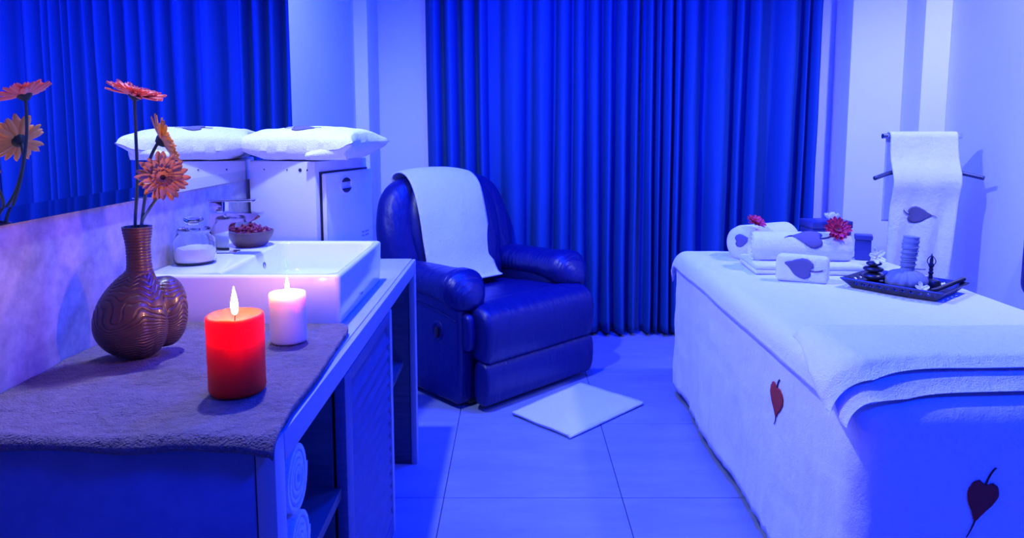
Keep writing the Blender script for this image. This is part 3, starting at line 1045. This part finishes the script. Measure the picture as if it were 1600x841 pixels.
# towel over the backrest
path = smooth_open([(0.10, 0.26), (0.098, 0.42), (0.088, 0.55), (0.045, 0.632), (-0.02, 0.648), (-0.075, 0.615), (-0.122, 0.53), (-0.142, 0.38), (-0.143, 0.24), (-0.142, 0.13), (-0.155, 0.055), (-0.175, 0.035)], 6)


def recl_towel(u, v):
    i = v * (len(path) - 1)
    k = min(int(i), len(path) - 2)
    f = i - k
    y = path[k][0] * (1 - f) + path[k + 1][0] * f
    z = path[k][1] * (1 - f) + path[k + 1][1] * f
    x = -0.262 + u * 0.435 + 0.02 * (v - 0.5)
    ed = abs(u - 0.45) * 2
    fr = 0.035 * ed ** 2.2 * sstep(0.45, 0.75, v) * (1 - 0.7 * sstep(0.8, 1.0, v))
    z -= 0.022 * ed ** 2.4 * math.exp(-((v - 0.38) / 0.16) ** 2)
    y += fr * 0.6 - 0.003 * nz(u * 5, v * 12)
    return (BM @ Vector((x, y, z)))[:]


V, F = grid(recl_towel, 30, 90)
MR = Matrix.Translation((0.142, 3.172, 0)) @ Matrix.Rotation(RA, 4, 'Z')
o = obj('draped_towel', xf((V, F), MR), M_TERRY, None, angle=None, solid=0.008, offset=0)
tag(o, 'white towel draped over the back of the black recliner', 'towel')

# ------------------------------------------------------------------ folded towel on the floor
c4 = [Vector(p) for p in ((-0.012, 2.932, 0), (0.318, 3.288, 0), (0.574, 3.050, 0), (0.218, 2.700, 0))]   # A(left) B(back) C(right) D(near)


def ft(u, v, z):
    p = (c4[0] * (1 - u) + c4[3] * u) * (1 - v) + (c4[1] * (1 - u) + c4[2] * u) * v
    return (p.x + 0.003 * nz(u * 3, v * 3, z * 90), p.y + 0.003 * nz(u * 3 + 5, v * 3, z * 90), z + 0.0022 * (1 + nz(u * 3, v * 3, z * 50)))


ftw = empty('bath_mat', (0.27, 2.99, 0))
tag(ftw, 'white folded towel laid as a mat on the floor before the recliner', 'towel')
for k, (z, ua, nm) in enumerate(((0.0025, 0.0, 'lower_layer'), (0.0105, 0.0, 'upper_layer'))):
    g = grid(lambda u, v: ft(u, v * (1 - 0.012 * (1 - k)) + 0.012 * (1 - k), z), 20, 20)
    obj(nm, rel(g, ftw), M_TERRY, ftw, angle=None, solid=0.006, offset=1)
# rounded fold along the near right side (u = 1)
pts = [ft(1.0, k / 20, 0.0085) for k in range(21)]
obj('folded_edge', rel(tube(pts, 0.0072, 10), ftw), M_TERRY, ftw, angle=None)

# ------------------------------------------------------------------ massage bed
BX0, BX1, BY0, BY1, BZ = 0.745, 1.605, 1.475, 3.24, 0.665
bed = empty('massage_bed', (1.17, 2.36, 0))
tag(bed, 'massage bed under white sheets at the right of the room', 'bed')
obj('mattress', rel(box(BX0 + 0.02, BX1 - 0.02, BY0 + 0.03, BY1 - 0.03, 0.50, 0.645, 0.04, 4), bed), M_LEATHER, bed)
obj('bed_frame', rel(box(BX0 + 0.05, BX1 - 0.05, BY0 + 0.08, BY1 - 0.08, 0.42, 0.50, 0.004), bed), M_DARKWOOD, bed)
for x in (BX0 + 0.10, BX1 - 0.10):
    for y in (BY0 + 0.16, BY1 - 0.16):
        obj('leg', rel(box(x - 0.03, x + 0.03, y - 0.03, y + 0.03, 0, 0.42, 0.004), bed), M_DARKWOOD, bed)
obj('lower_shelf', rel(box(BX0 + 0.07, BX1 - 0.07, BY0 + 0.13, BY1 - 0.13, 0.07, 0.10, 0.004), bed), M_DARKWOOD, bed)


# long sheet: top and skirt to just above the floor
def drape(drop, off, r_edge, fold, seed, x0=BX0, x1=BX1, y0=BY0, y1=BY1, zt=BZ, flare=0.0):
    P = rrect(x0, x1, y0, y1, 0.06, 10)
    # resample the perimeter
    pts = [Vector((a, b, 0)) for a, b in P]
    pts.append(pts[0])
    ln = [0]
    for a, b in zip(pts[:-1], pts[1:]):
        ln.append(ln[-1] + (b - a).length)
    NP = 420
    cx, cy = (x0 + x1) / 2, (y0 + y1) / 2
    per = []
    j = 0
    for k in range(NP):
        s = ln[-1] * k / NP
        while ln[j + 1] < s:
            j += 1
        f = (s - ln[j]) / (ln[j + 1] - ln[j])
        p = pts[j].lerp(pts[j + 1], f)
        q = pts[j].lerp(pts[j + 1], f)
        t = (pts[j + 1] - pts[j]).normalized()
        per.append((p, Vector((t.y, -t.x, 0)), s))
    Ls = []
    # top rings from the centre outwards
    for s in (0.02, 0.2, 0.4, 0.6, 0.75, 0.86, 0.93):
        Ls.append([(cx + (p.x - cx) * s, cy + (p.y - cy) * s, zt + off + 0.003 * nz(p.x * s * 4, p.y * s * 4, seed)) for p, n, q in per])
    # rounded edge
    for k in range(0, 7):
        a = PI / 2 * k / 6
        L = []
        for p, n, q in per:
            r_ = r_edge + 0.040 * max(0, -n.y)
            L.append((p + n * (off - r_ + r_ * math.sin(a))).to_tuple()[:2] + (zt + off - r_ + r_ * math.cos(a),))
        Ls.append(L)
    # skirt
    for k in range(1, 25):
        t = k / 24
        L = []
        for p, n, q in per:
            fo = fold * (t ** 1.2) * (0.55 * nz(q * 5.0, seed, t * 0.6) + 0.30 * nz(q * 11, seed + 3, t) + 0.25 * nz(q * 24, t * 4, seed))
            fo += 0.004 * nz(q * 9, t * 9, seed + 1)
            dr_ = drop * (1 + 0.02 * nz(q * 2.5, seed + 8))
            L.append((p.x + n.x * (off + fo + flare * t), p.y + n.y * (off + fo + flare * t), zt + off - (r_edge + 0.040 * max(0, -n.y)) - (dr_ - (r_edge + 0.040 * max(0, -n.y))) * t))
        Ls.append(L)
    return loops(Ls, True, False)


skv = drape(0.62, 0.0, 0.045, 0.030, 2)
skv = (skv[0], [tuple(reversed(f)) for f in skv[1]])
sh = empty('bed_sheet', (1.17, 2.36, 0))
tag(sh, 'long white sheet with leaf motifs hanging to the floor around the bed', 'bed sheet')
obj('sheet_cloth', rel(skv, sh), M_SHEET, sh, angle=None, solid=0.004)
leaf_applique(sh, skv, (BX0, 1.93, 0.465), (-1, 0, 0), (0.1, 0.10, -1), 0.082, off=0.002, tip=0.35, stem=0.4, wide=1.3, m=M_LEAFRED)
leaf_applique(sh, skv, (1.028, BY0, 0.418), (0, -1, 0), (-0.22, 0, -1), 0.078, off=0.002, stem=0.55, tip=0.55, m=M_LEAFRED)


# shorter cover over the top, hanging a hand's breadth over the sides
def bed_h(x, y):
    """height of the made bed's surface with rounded rim"""
    d = 0
    for e, r in ((x - BX0, 0.045), (BX1 - x, 0.045), (y - BY0, 0.085), (BY1 - y, 0.045)):
        if e < r:
            q = min(1, (r - e) / r)
            d = max(d, r * (1 - math.sqrt(max(0, 1 - q * q))))
    return BZ - d


def cover(u, v):
    y = 1.585 + v * (3.252 - 1.585)
    hang = 0.014 + 0.008 * nz(y * 2.0, 3)
    r = 0.045
    arc = r * PI / 2
    tot = 2 * hang + (BX1 - BX0) - 2 * r + 2 * arc
    s = u * tot
    wd = BX1 - BX0 - 2 * r
    L1, L2 = hang, hang + arc
    o = 0.010
    if s < L1:
        x, z = BX0 - o - 0.004 * (1 - s / hang), BZ - r - (hang - s)
    elif s < L2:
        a = (s - L1) / r
        x, z = BX0 + r - (r + o) * math.cos(a), BZ - r + (r + o) * math.sin(a)
    elif s < L2 + wd:
        x, z = BX0 + r + (s - L2), BZ + o
    elif s < L2 + wd + arc:
        a = (s - L2 - wd) / r
        x, z = BX1 - r + (r + o) * math.sin(a), BZ - r + (r + o) * math.cos(a)
    else:
        x, z = BX1 + o, BZ - r - (s - L2 - wd - arc)
    d = max(0, y - (BY1 - 0.075)) / 0.085
    z -= 0.085 * (1 - math.sqrt(max(0, 1 - min(1, d) ** 2)))
    cr = sstep(0.8, 1.0, d) * (1 if s < L2 else 0)
    x += 0.012 * cr
    z += 0.003 * nz(x * 5, y * 3.0, 1.0) + 0.002 * nz(x * 16, y * 9, 5)
    return (x, y, z)


cv = obj('bed_cover', grid(cover, 110, 130), M_TERRY, None, angle=None, solid=0.007, offset=0)
tag(cv, 'white terry cover spread over the top of the massage bed', 'bed cover')


# folded blanket across the near end: stacked rounded layers following the rim
def fold_layer(y_near, y_far, zoff, th, x_end, seed):
    """padded layer with rounded edges lying over the bed and bending over its left rim"""
    NA, NX, n = 12, 60, 40
    r = 0.045
    V, F = [], []
    cols = [(-1, 0)] + [(k, 1) for k in range(NA + NX + 1)] + [(NA + NX, 0)]
    h = n // 2
    for c, full in cols:
        c = max(c, 0)
        for k in range(n):
            top = k < h
            f = k / (h - 1) if top else (n - 1 - k) / (h - 1)
            xs = BX0 + r + (x_end - BX0 - r) * max(0, c - NA) / NX
            sag = math.exp(-(max(0, xs - BX0 - r) / 0.10))
            yn = y_near - 0.030 * sag + 0.006 * nz(xs * 3, seed)
            y = y_far + (yn - y_far) * f
            nose = min(1, max(0, 1 - (y - yn) / (th * 0.9)))
            tail = min(1, max(0, 1 - (y_far - y) / (th * 0.9)))
            half = th / 2 * math.sqrt(max(0.0, 1 - max(nose, tail) ** 2)) * (1 if full else 0.05)
            d = 0.0115 + zoff + th / 2 + (half if top else -half) + 0.0022 * nz(xs * 4, y * 4, seed)
            drop = BZ - bed_h(1.2, max(y, BY0 + 0.006))
            drop = min(drop, 0.040)
            if c < NA:
                a0 = math.radians(78 - 45 * sstep(yn, y_far, y))
                a = a0 * (1 - c / NA)
                ex = 0 if full else th * 0.35
                x = BX0 + r - (r + d) * math.sin(a) - ex * math.cos(a)
                z = BZ - r + (r + d) * math.cos(a) - ex * math.sin(a) + 0.004 * nz(y * 14, seed, 3) * (1 - c / NA)
            else:
                x = xs + (0 if full else th * 0.35)
                z = BZ + d
            V.append((x, y, z - drop))
    for i in range(len(cols) - 1):
        for k in range(n):
            F.append((i * n + k, i * n + (k + 1) % n, (i + 1) * n + (k + 1) % n, (i + 1) * n + k))
    for base in (0, (len(cols) - 1) * n):
        for k in range(h - 1):
            F.append((base + k, base + k + 1, base + n - 2 - k, base + n - 1 - k))
    return V, F


fb = empty('folded_blanket', (1.17, 1.65, BZ))
tag(fb, 'white terry blanket folded in layers across the near end of the bed', 'blanket')
obj('lower_fold', rel(fold_layer(1.500, 1.76, 0.0, 0.022, BX1 + 0.02, 1), fb), M_TERRY, fb, angle=None)
obj('upper_fold', rel(fold_layer(1.525, 1.80, 0.0235, 0.030, BX1 + 0.02, 6), fb), M_TERRY, fb, angle=None)

BT_ = BZ + 0.0145   # level of the cover's surface

# ------------------------------------------------------------------ things on the bed
# flat folded towel beneath the rolls
tw = empty('folded_towel', (1.125, 2.76, BT_), math.radians(-4))
tag(tw, 'flat white folded towel beneath the large rolled towel on the bed', 'towel')
for k in range(2):
    obj('fold', box(-0.195, 0.215, -0.115, 0.13, 0.0005 + 0.019 * k, 0.019 + 0.019 * k, 0.008, 3), M_TERRY, tw, angle=None)


def soft_roll(L, R, squash=1.0, seed=0, endk=1.0):
    """plump towel roll along x, with slightly spiralled, dished ends"""
    n, NS = 48, 22
    V, F = [], []
    for j in range(NS + 1):
        t = j / NS
        x = -L / 2 + L * t
        e = min(1, min(t, 1 - t) / 0.05)
        rr = R * (0.90 + 0.10 * math.sqrt(1 - (1 - e) ** 2))
        for k in range(n):
            a = 2 * PI * k / n
            r = rr * (1 + 0.025 * nz(math.cos(a) * 1.5, math.sin(a) * 1.5, x * 8 + seed))
            z = r * math.sin(a) * squash
            z = max(z, -R * 0.80 * squash)
            V.append((x, r * math.cos(a), z))
    for j in range(NS):
        for k in range(n):
            F.append((j * n + k, j * n + (k + 1) % n, (j + 1) * n + (k + 1) % n, (j + 1) * n + k))
    # spiral end discs
    for side in (0, 1):
        base = side * NS * n
        prev = list(range(base, base + n))
        for q in range(1, 7):
            cur = []
            s = 1 - q / 6.5
            for k in range(n):
                vx_, vy_, vz_ = V[base + k]
                dz = (0.006 if q % 2 else -0.002) * (1 if side else -1) * endk
                cur.append(len(V))
                V.append((vx_ - dz, vy_ * s, vz_ * s))
            for k in range(n):
                f = (prev[k], prev[(k + 1) % n], cur[(k + 1) % n], cur[k])
                F.append(f if side else tuple(reversed(f)))
            prev = cur
        F.append(tuple(prev) if side else tuple(reversed(prev)))
    return V, F


def roll_thing(name, label, loc, rz, L, R, squash, leaf, seed, dome=False, **lk):
    e = empty(name, loc, rz)
    tag(e, label, 'towel', 'towels on the massage bed')
    V, F = soft_roll(L, R, squash, seed, 0.0 if dome else 1.0)
    if dome:
        V = [(x - (0.045 * max(0, 1 - (y * y + (z / squash) ** 2) / (R * R)) ** 0.6 if x < -L * 0.4 else 0), y, z) for x, y, z in V]
    V = [(x, y, z + R * 0.80 * squash) for x, y, z in V]
    obj('roll', (V, F), M_TERRY, e, angle=60)
    Me = Matrix.Translation(loc) @ Matrix.Rotation(rz, 4, 'Z')
    if leaf:
        (p, nrm, al, sz) = leaf
        leaf_applique(e, xf((V, F), Me), Me @ Vector(p), Me.to_3x3() @ Vector(nrm), Me.to_3x3() @ Vector(al), sz, **lk)
    return e


roll_thing('rolled_towel', 'large white rolled towel with a leaf motif lying on the flat folded towel', (1.135, 2.775, BT_ + 0.0385), math.radians(-4), 0.375, 0.064, 0.95,
           ((0.015, -0.05, 0.10), (0, -0.75, 0.65), (-1, 0.0, 0.15), 0.095), 2, stem=0.55, curve=-0.25)
roll_thing('rolled_towel', 'white rolled towel lying behind the large roll, topped by a crimson gerbera', (1.095, 3.045, BT_), math.radians(24), 0.25, 0.090, 0.90,
           ((-0.14, -0.030, 0.085), (-0.90, -0.42, 0.10), (0.4, -0.85, 0.2), 0.060), 8, stem=0.0, dome=True)
# small folded towel standing in front
st = empty('folded_towel', (1.052, 2.535, BT_), math.radians(-27))
tag(st, 'small white folded towel with a leaf motif before the large roll', 'towel', 'towels on the massage bed')
q = box(-0.090, 0.090, -0.032, 0.032, 0.0, 0.098, 0.018, 4)
q = ([(x + 0.003 * nz(y * 30, z * 30), y * (1 - 0.25 * z / 0.1) + 0.003 * nz(x * 18, z * 18, 4), z + 0.003 * nz(x * 20, y * 20, 7) * (z > 0.02)) for x, y, z in q[0]], q[1])
obj('fold', q, M_TERRY, st, angle=60)
qs = box(-0.096, 0.096, -0.034, 0.034, 0.0, 0.1)
Me = st.matrix_basis.copy()
Me = Matrix.Translation(st.location) @ Matrix.Rotation(math.radians(-27), 4, 'Z')
leaf_applique(st, xf(q, Me), Me @ Vector((-0.012, -0.03, 0.058)), Me.to_3x3() @ Vector((0, -1, 0.1)), Me.to_3x3() @ Vector((-1, 0, 0.28)), 0.082, curve=-0.2, stem=0.5, tip=0.0)

# crimson gerberas
gerbera('gerbera', 'crimson gerbera leaning on the dark box above the large rolled towel', (1.262, 2.728, BT_ + 0.163), (-0.15, -0.80, 0.55), 0.053, M_PETRED, None, seed=11,
        group='crimson gerberas on the bed', layers=((18, 1.0, 0.05), (16, 0.8, 0.2), (12, 0.4, 0.5)), width=0.015)
gerbera('gerbera', 'crimson gerbera tilted on the roll at the far left of the bed', (1.015, 2.935, BT_ + 0.162), (0.25, -0.45, 0.85), 0.046, M_PETRED, None, seed=12,
        group='crimson gerberas on the bed', layers=((16, 1.0, 0.05), (14, 0.8, 0.2), (10, 0.4, 0.5)), width=0.015)

# dark boxes
def lidded_box(label, loc, rz, wx, wy, h):
    e = empty('lidded_box', loc, rz)
    tag(e, label, 'box', 'dark boxes behind the rolled towels')
    obj('body', box(-wx / 2, wx / 2, -wy / 2, wy / 2, 0, h * 0.80, 0.003), M_BOX, e)
    obj('lid', box(-wx / 2 - 0.004, wx / 2 + 0.004, -wy / 2 - 0.004, wy / 2 + 0.004, h * 0.805, h, 0.004), M_BOX, e)
    return e


lidded_box('larger dark lidded box behind the rolls with the white rose on it', (1.362, 3.06, BT_), math.radians(4), 0.172, 0.12, 0.160)
lidded_box('smaller dark lidded box at the right of the larger one', (1.494, 2.985, BT_), math.radians(-24), 0.062, 0.062, 0.106)

# white rose on the larger box
rs = empty('white_rose', (1.362, 3.00, BT_ + 0.161))
tag(rs, 'small white rose lying on the larger dark box', 'flower')
me = None
for k in range(16):
    ly = 0 if k < 5 else (1 if k < 11 else 2)
    a = k * 2.4
    if me is None:
        o = obj('petal', petal_mesh(0.024, 0.026, 0.35, 0.35), M_WHITEPET, rs, angle=None)
        me = o.data
    else:
        o = bpy.data.objects.new('petal', me)
        COL.objects.link(o)
        o.parent = rs
    o.matrix_basis = Matrix.Translation((0, 0, 0.006)) @ Matrix.Rotation(a, 4, 'Z') @ Matrix.Translation((0, 0.004 + 0.003 * (2 - ly), 0.004 * ly)) \
        @ Matrix.Rotation((1.45, 1.0, 0.55)[2 - ly] if ly else 0.35, 4, 'X') @ Matrix.Scale((1.2, 1.05, 0.9)[ly], 4)
obj('calyx', lathe([(0.0, 0.0), (0.008, 0.0), (0.011, 0.006), (0.006, 0.010)], 16), M_CALYX, rs)

# ------------------------------------------------------------------ tray and its contents
TRX, TRY, TRR = 1.345, 2.393, math.radians(-49)
tr = empty('wooden_tray', (TRX, TRY, BT_ + 0.001), TRR)
tag(tr, 'dark carved wooden tray with sloping pierced rims on the bed', 'tray')
tx, ty, fx, fy, th_ = 0.136, 0.096, 0.028, 0.028, 0.030
obj('tray_base', box(-tx, tx, -ty, ty, 0, 0.006, 0.001), M_TRAY, tr)
for side in range(4):
    hx = tx if side % 2 == 0 else ty
    hy = ty if side % 2 == 0 else tx
    NU, NV = (60 if side % 2 == 0 else 28), 9

    def rim(u, v):
        w_ = hx + fx * v
        return ((u * 2 - 1) * w_, -hy - fy * v, 0.003 + th_ * v)
    V, F = grid(rim, NU, NV)
    keep = []
    for q_, f in enumerate(F):
        j, i = divmod(q_, NU)
        m_ = (i % 5)
        hole = (3 <= i < NU - 3) and ((m_ in (1, 2, 3) and j in (4, 5)) or (m_ == 2 and j in (3, 6)))
        if not hole:
            keep.append(f)
    R4 = Matrix.Rotation(side * PI / 2, 4, 'Z')
    obj('rim', xf((V, keep), R4), M_TRAY, tr, smooth=False, solid=0.005)
TF = BT_ + 0.0072


def tloc(x, y, z=0):
    return (TRX + x, TRY + y, TF + z)


# stones
zs = 0.0
for k, (rx, hz, dx) in enumerate(((0.045, 0.022, 0), (0.042, 0.029, 0.002), (0.034, 0.022, -0.001), (0.027, 0.018, 0.001))):
    prof = [(rx * math.cos(a), hz / 2 + hz / 2 * math.sin(a)) for a in [-PI / 2 + PI * q / 14 for q in range(15)]]
    prof = [(max(r, 0.0001), z) for r, z in prof]
    V, F = lathe(prof, 32)
    V = [(x * (1 + 0.05 * nz(x * 20, y * 20, k)), y * 0.88, z) for x, y, z in V]
    o = obj('hot_stone', (V, F), M_STONE, None, angle=None, loc=tloc(-0.088 + dx, 0.036, zs + 0.0005), rot=(0, 0, k * 1.1))
    tag(o, ('black massage stone at the bottom of the pile on the tray', 'largest round black massage stone, second from the bottom of the pile',
            'black massage stone, third from the bottom of the pile', 'smallest black massage stone topping the pile under the white flower')[k], 'stone', 'stacked massage stones')
    zs += hz * 0.97


def frangipani(label, loc, n, R, seed):
    e = empty('frangipani', loc)
    e.rotation_mode = 'QUATERNION'
    e.rotation_quaternion = Vector((0, 0, 1)).rotation_difference(Vector(n).normalized())
    tag(e, label, 'flower', 'white frangipani flowers')
    me = None
    for k in range(5):
        if me is None:
            o = obj('petal', petal_mesh(R, R * 0.62, 0.15, 0.12), M_WHITEPET, e, angle=None, solid=0.0008)
            me = o
        else:
            o = me.copy()
            COL.objects.link(o)
            o.parent = e
        o.matrix_basis = Matrix.Rotation(2 * PI * k / 5 + seed, 4, 'Z') @ Matrix.Translation((0, 0.002, 0)) @ Matrix.Rotation(0.18, 4, 'X')
    obj('throat', lathe([(0.0, -0.004), (0.003, -0.003), (0.0045, 0.001), (0.002, 0.0025)], 14), M_YELLOW, e)


frangipani('white frangipani flower standing on top of the stone pile', tloc(-0.088, 0.020, zs + 0.018), (0.10, -0.85, 0.5), 0.031, 0.3)
frangipani('white frangipani flower lying before the herbal compress', tloc(0.012, -0.090, 0.016), (0.1, -0.7, 0.7), 0.025, 0.1)

# herbal compress: gathered ball and wrapped handle
hc = empty('herbal_compress', tloc(0.002, -0.006))
tag(hc, 'herbal compress ball of tied muslin with a wrapped upright handle on the tray', 'herbal compress')


def ball(u, v):
    a = 2 * PI * u
    ph = -PI / 2 + PI * v * 0.97
    top = max(0, math.sin(ph))
    r = 0.070 * math.cos(ph) ** 0.8 * (1 - 0.17 * max(0, math.sin(ph) + 0.35) * (0.5 + 0.5 * math.sin(a * 13 + 1.5 * nz(math.cos(a) * 2, math.sin(a) * 2))))
    return (r * math.cos(a), r * math.sin(a), 0.031 + 0.031 * math.sin(ph) * (1 if ph < 0 else 1.05 + 0.12 * top))


obj('ball', grid(ball, 156, 40, True), M_COMPRESS, hc, angle=None)
V, F = [], []
hp = []
for k in range(41):
    t = k / 40
    r = 0.021 + 0.005 * t + 0.0016 * math.sin(t * 38) + (0.006 * (1 - t / 0.06) if t < 0.06 else 0)
    hp.append((r, 0.060 + 0.122 * t))
hp += [(0.022, 0.183), (0.010, 0.180)]
hd_ = obj('handle', xf(lathe(hp, 28), Matrix.Rotation(math.radians(4), 4, 'Y')), M_COMPRESS, hc, angle=None)
hel = []
for k in range(100):
    t = k / 99
    a = t * 2 * PI * 5.5
    hel.append((0.0245 * math.cos(a) * (1 + 0.1 * t) + 0.0045 + 0.0075 * t * 0.9, 0.0245 * math.sin(a) * (1 + 0.1 * t), 0.072 + 0.085 * (t if t < .98 else .98)))
obj('cord', tube(hel, 0.0016, 6), M_CORD, hd_, angle=None)
obj('cord_tail', tube(smooth_open([(0.022, -0.008, 0.070), (0.040, -0.016, 0.071), (0.060, -0.012, 0.070)], 5), 0.0022, 6), M_CORD, hd_, angle=None)

# bell with a vajra handle
be = empty('ritual_bell', tloc(0.098, 0.010), TRR)
tag(be, 'small dark bronze hand bell with a pronged handle on the tray', 'bell')
obj('bell_body', lathe([(0.0, 0.0), (0.033, 0.0), (0.034, 0.004), (0.032, 0.012), (0.031, 0.022), (0.028, 0.028), (0.016, 0.032), (0.008, 0.034)], 36), M_BRONZE, be)
hn = obj('bell_handle', lathe([(0.006, 0.032), (0.007, 0.040), (0.0055, 0.046), (0.0085, 0.050), (0.0085, 0.054), (0.0055, 0.058), (0.0075, 0.064), (0.0055, 0.070), (0.009, 0.076),
                               (0.010, 0.080), (0.006, 0.086), (0.003, 0.092), (0.0025, 0.112), (0.001, 0.120)], 20), M_BRONZE, be)
for k in range(4):
    a = k * PI / 2
    pr = smooth_open([(0.006, 0.080), (0.0125, 0.088), (0.0125, 0.098), (0.006, 0.108), (0.001, 0.112)], 4)
    obj('prong', tube([(r * math.cos(a), r * math.sin(a), z) for r, z in pr], 0.0016, 8), M_BRONZE, hn, angle=None)
# striker stick lying on the tray
sk_ = obj('striker_stick', tube([tloc(0.055, -0.070, 0.0085), tloc(0.080, -0.062, 0.010), tloc(0.190, -0.028, 0.0395)], [0.006, 0.007, 0.0075], 14), M_TRAY, None, angle=40)
tag(sk_, 'dark wooden striker stick resting on the right rim of the tray', 'stick')

# ------------------------------------------------------------------ towel stand in the corner
RX, RY = 1.985, 3.45
ts = empty('towel_stand', (RX, RY, 0))
tag(ts, 'dark metal towel stand with a straight and a curved bar behind the bed', 'towel stand')
obj('foot_plate', lathe([(0.0, 0.0), (0.14, 0.0), (0.14, 0.008), (0.13, 0.014), (0.02, 0.02)], 40), M_STEEL, ts)
obj('post', tube([(0, 0, 0.012), (0, 0, 1.195)], 0.012, 16), M_STEEL, ts)
obj('top_bar', tube([(-0.192, 0, 1.200), (0.192, 0, 1.200)], 0.0125, 16), M_CHROME, ts)
cb = obj('curved_bar', tube(smooth_open([(-0.262, -0.085, 1.000), (-0.16, -0.04, 1.024), (-0.06, -0.012, 1.03), (0.06, -0.012, 1.03), (0.16, -0.04, 1.024), (0.262, -0.085, 1.000)], 8), 0.0105, 14), M_STEEL, ts, angle=None)


def hang(u, v):
    # over the top bar: back flap short, front flap long
    Lb, Lf, r = 0.42, 0.86, 0.020
    s = v * (Lb + Lf + PI * r)
    if s < Lb:
        y, z = r, 1.200 - (Lb - s)
    elif s < Lb + PI * r:
        a = (s - Lb) / r
        y, z = r * math.cos(a), 1.200 + r * math.sin(a)
    else:
        y, z = -r, 1.200 - (s - Lb - PI * r)
    dn = max(0, 1.2 - z) if y < 0 else 0
    x = -0.163 + 0.326 * u
    x += -0.012 * dn * (1 - u) - 0.030 * sstep(0, 1, dn) * u + 0.006 * math.sin(dn * 6) * (u - 0.2)
    if y < 0:
        push = 0.030 * math.exp(-((dn - 0.19) / 0.10) ** 2) + 0.03 * sstep(0.1, 0.25, dn)
        y -= push
        y -= 0.016 * sstep(0.12, 0.5, dn) * math.sin(u * 13 + 1.2 * nz(dn * 3, u * 2) + 0.8) * 0.8 + 0.004 * nz(u * 7, dn * 6)
    return (RX + x, RY + y, z)


hv = grid(hang, 40, 110)
th2 = empty('hanging_towel', (RX, RY, 0.34))
tag(th2, 'long white towel with a leaf motif hanging over the towel stand', 'towel')
obj('towel_cloth', rel(hv, th2), M_TERRY, th2, angle=None, solid=0.006, offset=0)
leaf_applique(th2, hv, (RX - 0.02, RY - 0.05, 0.820), (0, -1, 0), (1, 0, -0.05), 0.092, off=0.0055, curve=0.22, stem=0.42, tip=0.35)

# dark thing hanging on the right wall at the edge of the view
dk = obj('hanging_pouch', inflate([(a * 1.0, b) for a, b in rrect(-0.12, 0.12, -0.16, 0.16, 0.05, 5)], 0.022, 0.3, 5), M_LEATHER, None, angle=None,
         loc=(WR - 0.024, 3.045, 0.645), rot=(0, 0, PI / 2))
tag(dk, 'dark rounded pouch hanging on the right wall at the edge of the view', 'pouch')
